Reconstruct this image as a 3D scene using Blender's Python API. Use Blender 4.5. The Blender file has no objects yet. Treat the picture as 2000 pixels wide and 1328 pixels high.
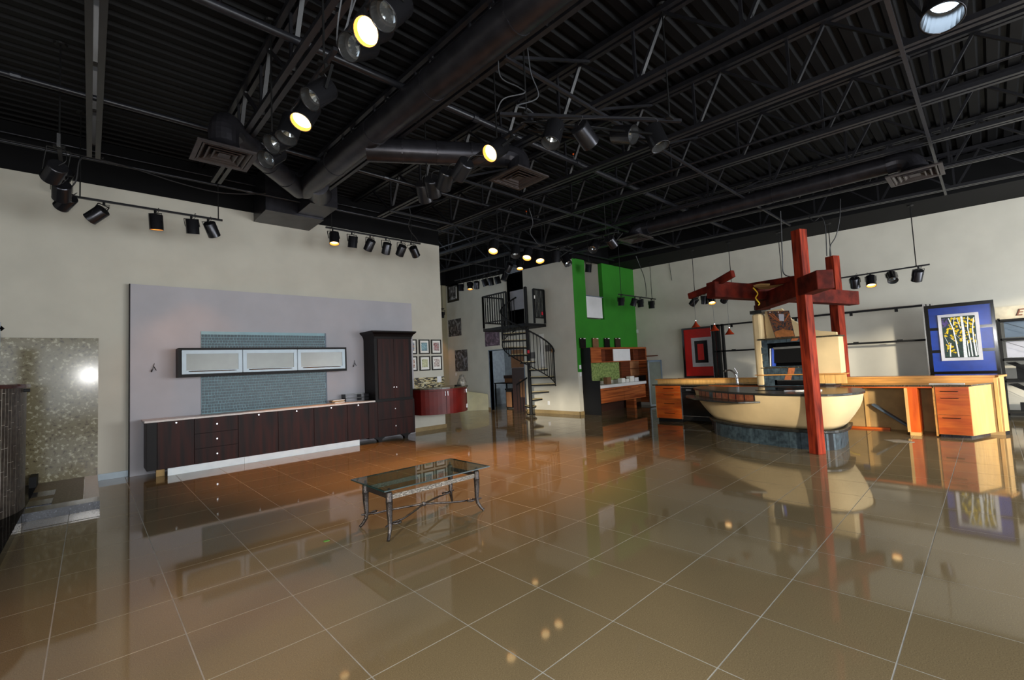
import bpy, math, random
from mathutils import Vector, Matrix
random.seed(7)
PI = math.pi
sc = bpy.context.scene
col = sc.collection

# ---------------------------------------------------------------- camera
F, YAW, PITCH, ROLL, EYE = 878.302814, 0.815609362, 0.0593533792, -0.0468198789, 1.5
cy_, sy_, cp_, sp_, cr_, sr_ = math.cos(YAW), math.sin(YAW), math.cos(PITCH), math.sin(PITCH), math.cos(ROLL), math.sin(ROLL)
FW = Vector((cp_*cy_, cp_*sy_, sp_)); R0 = Vector((sy_, -cy_, 0)); U0 = R0.cross(FW)
RT = cr_*R0 + sr_*U0; UP = -sr_*R0 + cr_*U0
cd = bpy.data.cameras.new('camera'); cam = bpy.data.objects.new('camera', cd); col.objects.link(cam)
cd.sensor_width = 36; cd.lens = F/2000*36; cd.clip_start = 0.02; cd.clip_end = 100
M = Matrix((RT, UP, -FW)).transposed().to_4x4(); M.translation = Vector((0, 0, EYE)); cam.matrix_world = M
sc.camera = cam

# ---------------------------------------------------------------- world, daylight, flash, exposure
w = bpy.data.worlds.new('sky'); sc.world = w; w.use_nodes = True
bg = w.node_tree.nodes['Background']; bg.inputs[0].default_value = (0.75, 0.87, 1.0, 1); bg.inputs[1].default_value = 1.2
def aim(o, d): o.rotation_euler = Vector(d).to_track_quat('-Z', 'Y').to_euler()
def light(name, kind, loc, d, power, color=(1, 1, 1), **kw):
    l = bpy.data.lights.new(name, kind); l.energy = power; l.color = color
    for k, v in kw.items(): setattr(l, k, v)
    o = bpy.data.objects.new(name, l); col.objects.link(o); o.location = loc; aim(o, d); return o
light('sunlight', 'SUN', (0, -8, 5), (0.78, 0.60, -0.13), 3.2, (1.0, 0.90, 0.72), angle=math.radians(2.5))
for i, (x0, x1) in enumerate(((-3.2, 2.2), (2.8, 7.6), (8.2, 12.6))):
    light('window_and_fill_daylight', 'AREA', ((x0+x1)/2, -5.35, 1.9), (0, 1, 0.02), (130, 330, 470)[i], (0.93, 0.97, 1.0), shape='RECTANGLE', size=x1-x0, size_y=2.9)
light('window_and_fill_daylight', 'AREA', (-4.9, -2.3, 1.9), (1, 0.05, 0.0), 110, (0.95, 0.97, 1.0), shape='RECTANGLE', size=4.6, size_y=2.6)  # added fill from the unseen left side, brightens surfaces facing it
light('camera_flash', 'POINT', (0.0, 0.0, 1.86), (0, 0, -1), 215, (1.0, 0.98, 0.95), shadow_soft_size=0.05)
sc.view_settings.view_transform = 'Standard'; sc.view_settings.look = 'None'
sc.view_settings.gamma = 1; sc.view_settings.use_curve_mapping = False
sc.view_settings.exposure = 0.14
sc.cycles.max_bounces = 8; sc.cycles.sample_clamp_indirect = 6.0
sc.cycles.use_denoising = True

# ---------------------------------------------------------------- pixel rays used only to read real positions
def ray(x, y): return FW*F + RT*(x-1000) - UP*(y-664)
def on(ax, v, x, y):
    d = ray(x, y); o = Vector((0, 0, EYE)); return o + d*((v-o[ax])/d[ax])

# ---------------------------------------------------------------- materials
def s2l(c): return tuple(((x/255)/12.92 if x/255 <= 0.04045 else (((x/255)+0.055)/1.055)**2.4) for x in c)
def new_mat(name):
    m = bpy.data.materials.new(name); m.use_nodes = True; nt = m.node_tree
    return m, nt, nt.nodes['Principled BSDF']
def mat(name, rgb, rough=0.6, metal=0.0, var=0.06, scale=8.0, bump=0.0, bscale=60.0, spec=0.5, stretch=None, rgb2=None, coat=0.0, emit=None, es=0):
    m, nt, b = new_mat(name); c = s2l(rgb)
    b.inputs['Roughness'].default_value = rough; b.inputs['Metallic'].default_value = metal
    b.inputs['Specular IOR Level'].default_value = spec; b.inputs['Coat Weight'].default_value = coat
    tc = nt.nodes.new('ShaderNodeTexCoord'); mp = nt.nodes.new('ShaderNodeMapping'); nt.links.new(tc.outputs['Object'], mp.inputs[0])
    if stretch: mp.inputs['Scale'].default_value = stretch
    n = nt.nodes.new('ShaderNodeTexNoise'); n.inputs['Scale'].default_value = scale; n.inputs['Detail'].default_value = 5
    nt.links.new(mp.outputs[0], n.inputs['Vector'])
    r = nt.nodes.new('ShaderNodeValToRGB'); nt.links.new(n.outputs[0], r.inputs[0])
    c2 = s2l(rgb2) if rgb2 else tuple(x*(1+var*2) for x in c)
    c1 = c if rgb2 else tuple(x*(1-var*2) for x in c)
    r.color_ramp.elements[0].position = 0.35; r.color_ramp.elements[1].position = 0.65
    r.color_ramp.elements[0].color = (*c1, 1); r.color_ramp.elements[1].color = (*c2, 1)
    nt.links.new(r.outputs[0], b.inputs['Base Color'])
    if bump:
        n2 = nt.nodes.new('ShaderNodeTexNoise'); n2.inputs['Scale'].default_value = bscale; nt.links.new(mp.outputs[0], n2.inputs['Vector'])
        bp = nt.nodes.new('ShaderNodeBump'); bp.inputs['Strength'].default_value = bump; bp.inputs['Distance'].default_value = 0.01
        nt.links.new(n2.outputs[0], bp.inputs['Height']); nt.links.new(bp.outputs[0], b.inputs['Normal'])
    if emit:
        b.inputs['Emission Color'].default_value = (*s2l(emit), 1); b.inputs['Emission Strength'].default_value = es
    return m
def speckle(name, base, fleck, dark, rough, scale=40, spec=0.5, amt=0.62, world=True):
    m, nt, b = new_mat(name); b.inputs['Roughness'].default_value = rough; b.inputs['Specular IOR Level'].default_value = spec
    if world:
        g = nt.nodes.new('ShaderNodeNewGeometry'); src = g.outputs['Position']
    else:
        g = nt.nodes.new('ShaderNodeTexCoord'); src = g.outputs['Object']
    v = nt.nodes.new('ShaderNodeTexNoise'); v.inputs['Scale'].default_value = scale; v.inputs['Detail'].default_value = 2; nt.links.new(src, v.inputs['Vector'])
    r = nt.nodes.new('ShaderNodeValToRGB'); cr = r.color_ramp
    cr.elements[0].position = 0.30; cr.elements[0].color = (*s2l(dark), 1)
    cr.elements[1].position = 0.42; cr.elements[1].color = (*s2l(base), 1)
    e = cr.elements.new(amt); e.color = (*s2l(base), 1)
    e = cr.elements.new(min(amt+0.08, 1)); e.color = (*s2l(fleck), 1)
    nt.links.new(v.outputs[0], r.inputs[0])
    n = nt.nodes.new('ShaderNodeTexNoise'); n.inputs['Scale'].default_value = 1.3; n.inputs['Detail'].default_value = 4; nt.links.new(src, n.inputs['Vector'])
    mx = nt.nodes.new('ShaderNodeMix'); mx.data_type = 'RGBA'; mx.blend_type = 'MULTIPLY'; mx.inputs[0].default_value = 0.5
    r2 = nt.nodes.new('ShaderNodeValToRGB'); r2.color_ramp.elements[0].color = (0.72, 0.72, 0.72, 1); r2.color_ramp.elements[1].color = (1.15, 1.1, 1.05, 1)
    nt.links.new(n.outputs[0], r2.inputs[0]); nt.links.new(r.outputs[0], mx.inputs[6]); nt.links.new(r2.outputs[0], mx.inputs[7])
    nt.links.new(mx.outputs[2], b.inputs['Base Color'])
    return m
def glass(name, rgb, rough=0.02, alpha=0.3):
    m, nt, b = new_mat(name)
    out = nt.nodes['Material Output']; tr = nt.nodes.new('ShaderNodeBsdfTransparent'); tr.inputs[0].default_value = (*s2l(rgb), 1)
    b.inputs['Base Color'].default_value = (*s2l(rgb), 1); b.inputs['Roughness'].default_value = rough
    gl = nt.nodes.new('ShaderNodeBsdfGlossy'); gl.inputs['Roughness'].default_value = rough
    fr = nt.nodes.new('ShaderNodeFresnel'); fr.inputs[0].default_value = 1.5
    m1 = nt.nodes.new('ShaderNodeMixShader'); m1.inputs[0].default_value = alpha; nt.links.new(tr.outputs[0], m1.inputs[1]); nt.links.new(b.outputs[0], m1.inputs[2])
    ge = nt.nodes.new('ShaderNodeNewGeometry'); sb = nt.nodes.new('ShaderNodeMath'); sb.operation = 'SUBTRACT'; sb.inputs[0].default_value = 1.0; nt.links.new(ge.outputs['Backfacing'], sb.inputs[1])
    mu = nt.nodes.new('ShaderNodeMath'); mu.operation = 'MULTIPLY'; nt.links.new(sb.outputs[0], mu.inputs[0]); nt.links.new(fr.outputs[0], mu.inputs[1])
    m2 = nt.nodes.new('ShaderNodeMixShader'); nt.links.new(mu.outputs[0], m2.inputs[0]); nt.links.new(m1.outputs[0], m2.inputs[1]); nt.links.new(gl.outputs[0], m2.inputs[2])
    nt.links.new(m2.outputs[0], out.inputs[0]); return m
def emis(name, rgb, st):
    m, nt, b = new_mat(name); b.inputs['Base Color'].default_value = (*s2l(rgb), 1)
    b.inputs['Emission Color'].default_value = (*s2l(rgb), 1); b.inputs['Emission Strength'].default_value = st; return m

WALL = mat('warm_grey_wall_paint', (200, 196, 183), 0.85, var=0.02, scale=2, bump=0.03, bscale=150)
WALLBACK = mat('olive_beige_wall_paint', (176, 168, 140), 0.85, var=0.03, scale=1.5)
BLACKP = mat('black_ceiling_paint', (9, 9, 11), 0.8, var=0.1, scale=3, spec=0.2)
DECK = mat('black_painted_steel_deck', (9, 9, 11), 0.55, var=0.08, scale=5, spec=0.15)
STEEL = mat('black_painted_steel', (27, 27, 31), 0.38, var=0.1, scale=12, spec=0.5)
PIPE = mat('black_painted_pipe', (38, 39, 44), 0.35, 0.3, var=0.1, scale=20)
DUCT = mat('dark_duct_metal', (54, 53, 58), 0.32, 0.65, var=0.12, scale=6)
WIRE = mat('grey_cable_jacket', (78, 80, 84), 0.4, var=0.05)
BWIRE = mat('black_cable_jacket', (30, 30, 32), 0.5, var=0.05)
CAN = mat('gloss_black_can_paint', (58, 58, 62), 0.24, 0.75, var=0.03)
CANB = mat('black_lamp_back', (28, 28, 30), 0.5, var=0.03)
REFL = mat('aluminium_reflector', (112, 112, 112), 0.3, 0.8, var=0.03)
TRACKM = mat('black_track_rail', (40, 40, 44), 0.3, 0.4, var=0.03)
LIT = emis('warm_bulb', (255, 216, 150), 3.6)
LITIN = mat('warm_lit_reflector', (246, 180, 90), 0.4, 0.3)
COOL = emis('cool_bulb', (205, 230, 255), 5.0)
UNLIT = mat('unlit_bulb_glass', (170, 176, 180), 0.10, 0.85, var=0.03)
TILE = speckle('polished_porcelain', (128, 112, 84), (142, 126, 94), (106, 94, 72), 0.05, 170, spec=0.42, amt=0.56)
GROUT = mat('pale_grout', (178, 177, 170), 0.5, var=0.08)
GREEN = mat('green_wall_paint', (42, 128, 26), 0.8, var=0.03, scale=2)
LILAC = mat('lilac_grey_panel_paint', (178, 176, 182), 0.8, var=0.02, scale=2)
ESP = mat('espresso_wood_veneer', (26, 14, 13), 0.5, var=0.1, scale=3.0, stretch=(5, 5, 0.3), rgb2=(58, 22, 16), spec=0.2)
ESPD = mat('espresso_wood_edge', (18, 13, 13), 0.5, var=0.08, spec=0.2)
QUARTZ = mat('pale_grey_stone_top', (205, 196, 190), 0.25, var=0.03, scale=30)
CHROME = mat('brushed_nickel', (205, 206, 208), 0.2, 1.0, var=0.02)
ALU = mat('satin_aluminium_frame', (150, 162, 170), 0.4, 0.3, var=0.02)
FROST = mat('frosted_glass_pane', (108, 114, 106), 0.22, var=0.05, scale=3)
WHITE = mat('white_toe_board', (246, 252, 255), 0.5, var=0.02)
TEAL = mat('blue_grey_glass_tile', (34, 58, 68), 0.3, var=0.15, scale=14, rgb2=(52, 78, 88), spec=0.3)
TEALG = mat('pale_blue_grout', (150, 184, 194), 0.7, var=0.03)
GREYT = mat('grey_edge_trim', (96, 112, 128), 0.5, var=0.03)
BASEB = mat('tan_baseboard', (150, 128, 88), 0.4, var=0.05)
TERR = speckle('terrazzo_slab', (122, 114, 88), (172, 168, 144), (84, 74, 56), 0.13, 24, amt=0.58, spec=0.4)
TERRH = speckle('terrazzo_step_tile', (104, 92, 68), (140, 130, 104), (70, 60, 44), 0.4, 40, amt=0.58, spec=0.3)
GRAN = speckle('dark_granite', (40, 40, 48), (98, 100, 110), (14, 14, 18), 0.12, 60, spec=0.6)
GRANT = speckle('speckled_brown_granite', (62, 56, 44), (140, 130, 104), (20, 20, 18), 0.15, 55)
PLAT = mat('black_stone_platform', (14, 14, 14), 0.07, var=0.1, scale=20, spec=0.03)
MOSD = mat('dark_strip_mosaic', (78, 70, 62), 0.35, var=0.2, scale=20, rgb2=(50, 44, 40), spec=0.3)
MOSG = mat('pale_mosaic_joint', (214, 206, 194), 0.6, var=0.04)
IRON = mat('hammered_iron', (74, 70, 70), 0.3, 0.85, var=0.25, scale=90, bump=0.5, bscale=120)
IROND = mat('hammered_silver_iron', (120, 114, 106), 0.35, 0.85, var=0.2, scale=80, bump=0.8, bscale=90)
TGLASS = glass('smoked_green_table_glass', (204, 218, 211), 0.01, 0.03)
GEDGE = mat('dark_green_glass_edge', (20, 46, 46), 0.12, var=0.05)
REDC = mat('cherry_red_cabinet', (84, 14, 12), 0.38, spec=0.3, var=0.06, scale=3, rgb2=(104, 22, 18))
STONES = [mat('ledge_stone_'+n, c, 0.55, var=0.12, scale=20) for n, c in (('tan', (196, 176, 122)), ('cream', (214, 204, 170)), ('brown', (92, 80, 52)), ('dark', (50, 46, 36)))]
CEDAR = mat('red_stained_timber', (84, 22, 12), 0.7, var=0.12, scale=4, stretch=(5, 5, 0.6), rgb2=(150, 52, 28), bump=0.15, bscale=25, spec=0.15)
CEDARH = mat('red_stained_beam', (62, 17, 11), 0.7, var=0.12, scale=5, rgb2=(108, 34, 22), bump=0.12, bscale=25, spec=0.15)
CEDD = mat('dark_stained_timber', (30, 14, 12), 0.6, var=0.1, scale=5)
PLASTER = mat('cream_plaster', (214, 188, 142), 0.75, var=0.03, scale=3, bump=0.05, bscale=80)
SLATE = mat('blue_slate', (34, 46, 54), 0.45, var=0.2, scale=14, rgb2=(64, 80, 88), bump=0.3, bscale=30)
SLATET = mat('honed_dark_slate_top', (42, 42, 40), 0.25, var=0.1, scale=12, spec=0.3)
CHERRY = mat('orange_cherry_veneer', (196, 80, 20), 0.3, var=0.1, scale=3, stretch=(3, 1, 7), rgb2=(222, 108, 34))
CHERRYV = mat('orange_cherry_panel', (204, 78, 14), 0.3, var=0.1, scale=3, stretch=(5, 5, 0.6), rgb2=(228, 104, 28))
MAPLE = mat('maple_edge', (226, 176, 104), 0.4, var=0.06, scale=4, stretch=(5, 5, 0.7))
OAK = mat('honey_oak_ledge', (214, 150, 76), 0.3, var=0.08, scale=4, stretch=(6, 0.8, 6))
ZEBRA = mat('striped_teak_veneer', (112, 44, 18), 0.4, var=0.1, scale=1.6, stretch=(0.5, 0.5, 22), rgb2=(196, 112, 60), spec=0.3)
ZEBD = mat('dark_teak_veneer', (84, 38, 20), 0.4, var=0.1, scale=2.2, stretch=(0.7, 0.7, 14), rgb2=(118, 58, 30))
BLK = mat('matte_black', (10, 10, 11), 0.6, var=0.05, spec=0.3)
GBLK = mat('gloss_black', (10, 10, 12), 0.12, var=0.03)
WGLOSS = mat('gloss_white', (232, 232, 234), 0.2, var=0.01)
GMOS = mat('green_glass_mosaic', (84, 112, 50), 0.4, var=0.2, scale=16, rgb2=(158, 176, 104), spec=0.3)
RED = mat('red_lacquer', (206, 22, 18), 0.4, var=0.03)
SILV = mat('silver_lacquer', (190, 190, 198), 0.35, var=0.03)
BLUE = mat('royal_blue_gloss', (14, 52, 140), 0.22, var=0.05)
TAN = mat('raw_plywood', (176, 142, 90), 0.7, var=0.08, scale=4)
TREAD = mat('beige_tread', (190, 172, 128), 0.7, var=0.06)
PAPER = mat('white_paper', (236, 234, 228), 0.7, var=0.02)
CARD = mat('brown_cardboard', (126, 88, 58), 0.8, var=0.05)
DBRN = mat('dark_brown_laminate', (52, 28, 20), 0.5, var=0.06)
GRYW = mat('grey_back_room_paint', (150, 158, 164), 0.8, var=0.05)
PLASTIC = mat('cloudy_plastic_sheet', (222, 212, 168), 0.35, var=0.04, scale=3, bump=0.7, bscale=12)
CLOUD = mat('cloudy_bag_plastic', (116, 114, 108), 0.3, var=0.2, scale=20, bump=0.6, bscale=40)
YEL = mat('yellow_cable', (230, 190, 30), 0.5)
REDT = mat('red_tag', (180, 20, 40), 0.6)
ORT = mat('orange_slate_accent', (176, 100, 56), 0.5, var=0.12, scale=20)
AMB = mat('amber_glass_shade', (134, 44, 22), 0.2, var=0.05)
BLUEBK = mat('blue_white_binder', (60, 90, 190), 0.4)
BRASS = mat('orange_sprinkler_bulb', (230, 90, 30), 0.3)

# ---------------------------------------------------------------- builders
class MB:
    def __init__(s): s.v = []; s.f = []; s.m = []
    def add(s, vs, fs, mi=0):
        n = len(s.v); s.v += [tuple(v) for v in vs]; s.f += [tuple(n+i for i in f) for f in fs]; s.m += [mi]*len(fs); return s
    def box(s, x0, x1, y0, y1, z0, z1, mi=0):
        v = [(x0,y0,z0),(x1,y0,z0),(x1,y1,z0),(x0,y1,z0),(x0,y0,z1),(x1,y0,z1),(x1,y1,z1),(x0,y1,z1)]
        return s.add(v, [(0,3,2,1),(4,5,6,7),(0,1,5,4),(1,2,6,5),(2,3,7,6),(3,0,4,7)], mi)
    def bar(s, a, b, wd, ht, mi=0, up=(0, 0, 1)):
        a = Vector(a); b = Vector(b); d = (b-a).normalized(); u = Vector(up)
        if abs(d.dot(u)) > 0.98: u = Vector((1, 0, 0))
        r = d.cross(u).normalized()*wd/2; u = r.cross(d).normalized()*ht/2
        v = [p+i*r+j*u for p in (a, b) for i, j in ((-1,-1),(1,-1),(1,1),(-1,1))]
        return s.add(v, [(0,1,2,3),(7,6,5,4),(0,4,5,1),(1,5,6,2),(2,6,7,3),(3,7,4,0)], mi)
    def prism(s, poly, z0, z1, mi=0):
        n = len(poly); g = (lambda z, p: z(p) if callable(z) else z)
        v = [(p[0], p[1], g(z0, p)) for p in poly] + [(p[0], p[1], g(z1, p)) for p in poly]
        return s.add(v, [tuple(range(n-1, -1, -1)), tuple(range(n, 2*n))] + [(i, (i+1) % n, n+(i+1) % n, n+i) for i in range(n)], mi)
    def tube(s, pts, r, n=6, mi=0):
        pts = [Vector(p) for p in pts]; rs = r if isinstance(r, (list, tuple)) else [r]*len(pts)
        base = len(s.v); pr = None
        for i, p in enumerate(pts):
            d = (pts[min(i+1, len(pts)-1)]-pts[max(i-1, 0)]).normalized()
            if pr is None:
                pr = d.cross(Vector((0, 0, 1)) if abs(d.z) < 0.95 else Vector((1, 0, 0))).normalized()
            pr = (pr-d*pr.dot(d)).normalized(); q = d.cross(pr)
            for k in range(n):
                a = 2*PI*k/n; s.v.append(tuple(p+rs[i]*(math.cos(a)*pr+math.sin(a)*q)))
        for i in range(len(pts)-1):
            for k in range(n):
                k2 = (k+1) % n; s.f.append((base+i*n+k, base+i*n+k2, base+(i+1)*n+k2, base+(i+1)*n+k)); s.m.append(mi)
        s.f.append(tuple(base+k for k in range(n-1, -1, -1))); s.m.append(mi)
        e = base+(len(pts)-1)*n; s.f.append(tuple(e+k for k in range(n))); s.m.append(mi)
        return s
    def lathe(s, c, prof, n=16, mi=0):
        c = Vector(c); base = len(s.v)
        for r, z in prof:
            for k in range(n):
                a = 2*PI*k/n; s.v.append((c.x+r*math.cos(a), c.y+r*math.sin(a), c.z+z))
        for i in range(len(prof)-1):
            for k in range(n):
                k2 = (k+1) % n; s.f.append((base+i*n+k, base+i*n+k2, base+(i+1)*n+k2, base+(i+1)*n+k)); s.m.append(mi)
        return s
    def loft(s, rows, mi=0, cap=False):
        base = len(s.v); n = len(rows[0])
        for r in rows: s.v += [tuple(p) for p in r]
        for i in range(len(rows)-1):
            for k in range(n-1):
                s.f.append((base+i*n+k, base+i*n+k+1, base+(i+1)*n+k+1, base+(i+1)*n+k)); s.m.append(mi)
        return s
    def build(s, name, mats, parent=None, smooth=False, bevel=0, solid=0):
        o0 = ORG.get(parent.name, Vector((0, 0, 0))) if parent else Vector((0, 0, 0))
        me = bpy.data.meshes.new(name); me.from_pydata([tuple(Vector(v)-o0) for v in s.v], [], s.f)
        for m in (mats if isinstance(mats, (list, tuple)) else [mats]): me.materials.append(m)
        me.polygons.foreach_set('material_index', s.m)
        if smooth: me.polygons.foreach_set('use_smooth', [True]*len(me.polygons))
        me.update(); o = bpy.data.objects.new(name, me); col.objects.link(o)
        if smooth:
            md = o.modifiers.new('split', 'EDGE_SPLIT'); md.split_angle = math.radians(40)
        if parent: o.parent = parent; ORG[o.name] = o0
        if solid:
            md = o.modifiers.new('thickness', 'SOLIDIFY'); md.thickness = solid
        if bevel:
            md = o.modifiers.new('bevel', 'BEVEL'); md.width = bevel; md.segments = 2; md.limit_method = 'ANGLE'
        return o
ORG = {}
def tag(o, label=None, cat=None, group=None, kind=None):
    if label: o['label'] = label
    if cat: o['category'] = cat
    if group: o['group'] = group
    if kind: o['kind'] = kind
    return o
def thing(name, loc, label, cat, group=None):
    o = bpy.data.objects.new(name, None); col.objects.link(o); o.location = loc; o.empty_display_size = 0.05
    ORG[o.name] = Vector(loc); return tag(o, label, cat, group)
def B(*a, mi=0): return MB().box(*a, mi=mi)
def struct(o): o['kind'] = 'structure'; return o
def curve_pts(ctrl, n=8):
    P = [Vector(c) for c in ctrl]; P = [P[0]] + P + [P[-1]]; out = []
    for i in range(1, len(P)-2):
        for k in range(n):
            t = k/n; a, b, c, d = P[i-1:i+3]
            out.append(0.5*((2*b)+(-a+c)*t+(2*a-5*b+4*c-d)*t*t+(-a+3*b-3*c+d)*t**3))
    out.append(P[-2]); return out

# ================================================================ SETTING
S = 0.035
def dz(y): return 5.2 + S*y
def cz(y): return 4.51 + S*y
G = 0.598; GX, GY = 0.431, 0.424

fl = B(-5, 14.2, -5.6, 15.3, -0.12, -0.0012).build('floor', GROUT); struct(fl); fl['label'] = 'polished brown porcelain tile floor with pale joints'
tm = bpy.data.meshes.new('tile'); h = G/2-0.0033
mb = MB().box(-h, h, -h, h, -0.001, 0.0)
tm.from_pydata(mb.v, [], [f for f in mb.f if f != (0, 3, 2, 1)]); tm.materials.append(TILE)
cells = []
for i in range(-8, 24):
    for j in range(-9, 26):
        x, y = GX+(i+0.5)*G, GY+(j+0.5)*G
        if x-h < -0.80 and y > 1.4 or x > 14 or y > 15.1 or x < -4.9 or y < -5.4: continue
        v = Vector((x, y, -EYE)); dpt = v.dot(FW); big = -1
        if dpt > 0.2:
            px, py = 1000+F*v.dot(RT)/dpt, 664-F*v.dot(UP)/dpt
            if -260 < px < 2260 and py < 1720: big = 1/dpt
        cells.append((big, x, y))
cells.sort(reverse=True); rest = MB()
for k, (b_, x, y) in enumerate(cells):
    if k < 290:
        o = bpy.data.objects.new('tile', tm); o.location = (x, y, 0); o.parent = fl; col.objects.link(o)
    else:
        rest.add([(x-h, y-h, 0), (x+h, y-h, 0), (x+h, y+h, 0), (x-h, y+h, 0)], [(0, 1, 2, 3)])
o = rest.build('distant_tiles', TILE, fl); o['kind'] = 'stuff'

# ceiling: ribbed steel deck, ribs along x
dk = MB(); y = -5.6; prof = []
while y < 15.4:
    prof += [(y, 0), (y+0.10, 0), (y+0.125, 0.045), (y+0.170, 0.045)]; y += 0.195
dk.loft([[(-5.1, p, dz(p)+q) for p, q in prof], [(14.2, p, dz(p)+q) for p, q in prof]])
struct(dk.build('ceiling', DECK))['label'] = 'black ribbed steel roof deck'

def ywall(name, x0, x1, y0, y1, zl=4.8, m=WALL, z0=0):
    mb = MB().box(x0, x1, y0, y1, z0, zl, 0)
    mb.box(x0, x1, y0, y1, zl, dz((y0+y1)/2)+0.03, 1)
    return struct(mb.build(name, [m, BLACKP]))
ywall('wall_left', -5, 6.76, 9.85, 10.02)
ywall('wall_back', 6.5, 10.6, 14.85, 15.0, 4.88, WALLBACK)
# centre wall x=10.45 with doorway and upper opening
def xw(mb, y0, y1, z0, z1, mi): mb.box(10.45, 10.60, y0, y1, z0, z1, mi)
mb = MB()
zl = lambda y: 4.33 + S*y
for (ya, yb, za, zb) in ((8.35, 10.45, 0, None), (10.45, 11.40, 2.1, 2.80), (10.45, 10.58, 0, 2.1), (11.40, 12.33, 2.1, None), (12.33, 14.85, 0, None)):
    if zb is None:
        mb.prism([(10.45, ya), (10.60, ya), (10.60, yb), (10.45, yb)], za, lambda p: zl(p[1]), 0)
        mb.prism([(10.45, ya), (10.60, ya), (10.60, yb), (10.45, yb)], lambda p: zl(p[1]), lambda p: dz(p[1])+0.03, 1)
    else: xw(mb, ya, yb, za, zb, 0)
struct(mb.build('wall_center', [WALL, BLACKP]))
mb = MB()
for (xa, xb, za, zb) in ((10.61, 11.05, 1.25, 4.66), (11.05, 11.95, 1.25, 2.86), (11.95, 13.8, 1.25, 4.68)):
    mb.box(xa, xb, 8.35, 8.5, za, zb, 0)
mb.box(10.452, 10.61, 8.34, 8.49, 1.25, 4.64, 0)
mb.box(10.452, 13.8, 8.341, 8.49, 0, 1.25, 1); mb.box(10.452, 13.8, 8.343, 8.5, 4.68, 5.53, 2)
struct(mb.build('wall_green', [GREEN, WALL, BLACKP]))
mb = MB(); mb.box(11.05, 11.12, 8.5, 9.3, 2.86, 5.5, 1).box(11.95, 12.02, 8.5, 9.3, 2.86, 5.5, 0).box(11.05, 12.02, 9.3, 9.37, 2.8, 5.5, 0).box(11.05, 12.0, 8.5, 9.3, 2.78, 2.86, 0)
struct(mb.build('window_1', [WALL, BLK]))
# right wall with sloping paint line
mb = MB(); rz = lambda p: 4.475 + 0.0245*p[1]
P = [(13.8, -5.5), (13.95, -5.5), (13.95, 8.5), (13.8, 8.5)]
mb.prism(P, 0, rz, 0); mb.prism(P, rz, lambda p: dz(p[1])+0.03, 1)
struct(mb.build('wall_right', [WALL, BLACKP]))
struct(MB().prism([(12.35, -5.5), (13.799, -5.5), (13.799, 8.34), (12.35, 8.34)], lambda p: rz(p)+0.005, lambda p: dz(p[1])-0.002).build('trim_1', BLACKP))['label'] = 'black bulkhead under the roof along the right wall'
mb = MB().prism([(-5.1, 0.1), (-5, 0.1), (-5, 10), (-5.1, 10)], 0, lambda p: dz(p[1])+0.03)
mb.box(-5.1, -5, -5.5, -4.7, 0, 5.05).box(-5.1, -5, -4.7, 0.1, 0, 0.5).box(-5.1, -5, -4.7, 0.1, 3.3, 5.1)
struct(mb.build('wall_far_left', WALL))
mb = MB()
for k in range(5): mb.box(-5.12, -4.98, -4.7+1.2*k-0.03, -4.7+1.2*k+0.03, 0.5, 3.3)
for z in (0.53, 3.27): mb.box(-5.12, -4.98, -4.7, 0.1, z-0.03, z+0.03)
struct(mb.build('window_5', BLK))  # unseen left window, made up to go with the added fill
# window wall behind the camera
mb = MB(); wins = [(-3.6, 2.3), (2.7, 7.7), (8.1, 13.0)]
mb.box(-5, 14, -5.6, -5.5, 0, 0.35).box(-5, 14, -5.6, -5.5, 3.5, 5.1)
xs = [-5] + [v for w_ in wins for v in w_] + [14]
for i in range(0, len(xs), 2): mb.box(xs[i], xs[i+1], -5.6, -5.5, 0.35, 3.5)
struct(mb.build('wall_front', WALL))
for i, (a, b) in enumerate(wins):
    mb = MB(); n = 4
    for k in range(n+1): mb.box(a+(b-a)*k/n-0.03, a+(b-a)*k/n+0.03, -5.62, -5.48, 0.35, 3.5)
    for z in (0.38, 1.9, 3.47): mb.box(a, b, -5.62, -5.48, z-0.03, z+0.03)
    struct(mb.build('window_%d' % (i+2), BLK))
# baseboards
struct(B(0.10, 0.47, 9.83, 9.85, 0.001, 0.10).build('baseboard_left', ALU))
struct(B(5.80, 6.78, 9.825, 9.85, 0.001, 0.10).build('baseboard_left_end', BASEB))
mb = MB().box(10.425, 10.45, 8.32, 10.57, 0.001, 0.10).box(10.425, 10.62, 8.315, 8.34, 0.001, 0.10).box(10.425, 10.45, 12.34, 14.85, 0.001, 0.09)
struct(mb.build('baseboard_center', BASEB))
mb = MB().box(10.44, 10.62, 12.33, 12.36, 0, 2.13).box(10.44, 10.62, 10.55, 10.58, 0, 2.13).box(10.44, 10.62, 10.55, 12.36, 2.1, 2.13)
struct(mb.build('door_1', GREYT))['label'] = 'dark frame of the back room doorway'
# back room behind doorway and upper floor
mb = MB().box(12.6, 12.7, 9.5, 14.0, 0, 2.7).box(10.6, 12.7, 13.9, 14.0, 0, 2.7).box(10.6, 12.7, 9.4, 9.5, 0, 2.7).box(10.6, 12.7, 9.4, 14.0, 2.65, 2.78)
struct(mb.build('wall_back_room', GRYW))
mb = MB().box(13.2, 13.3, 8.6, 14.9, 2.78, 5.5).box(10.6, 13.2, 14.0, 14.1, 2.78, 5.5)
struct(mb.build('wall_upper_room', BLK))

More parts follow.
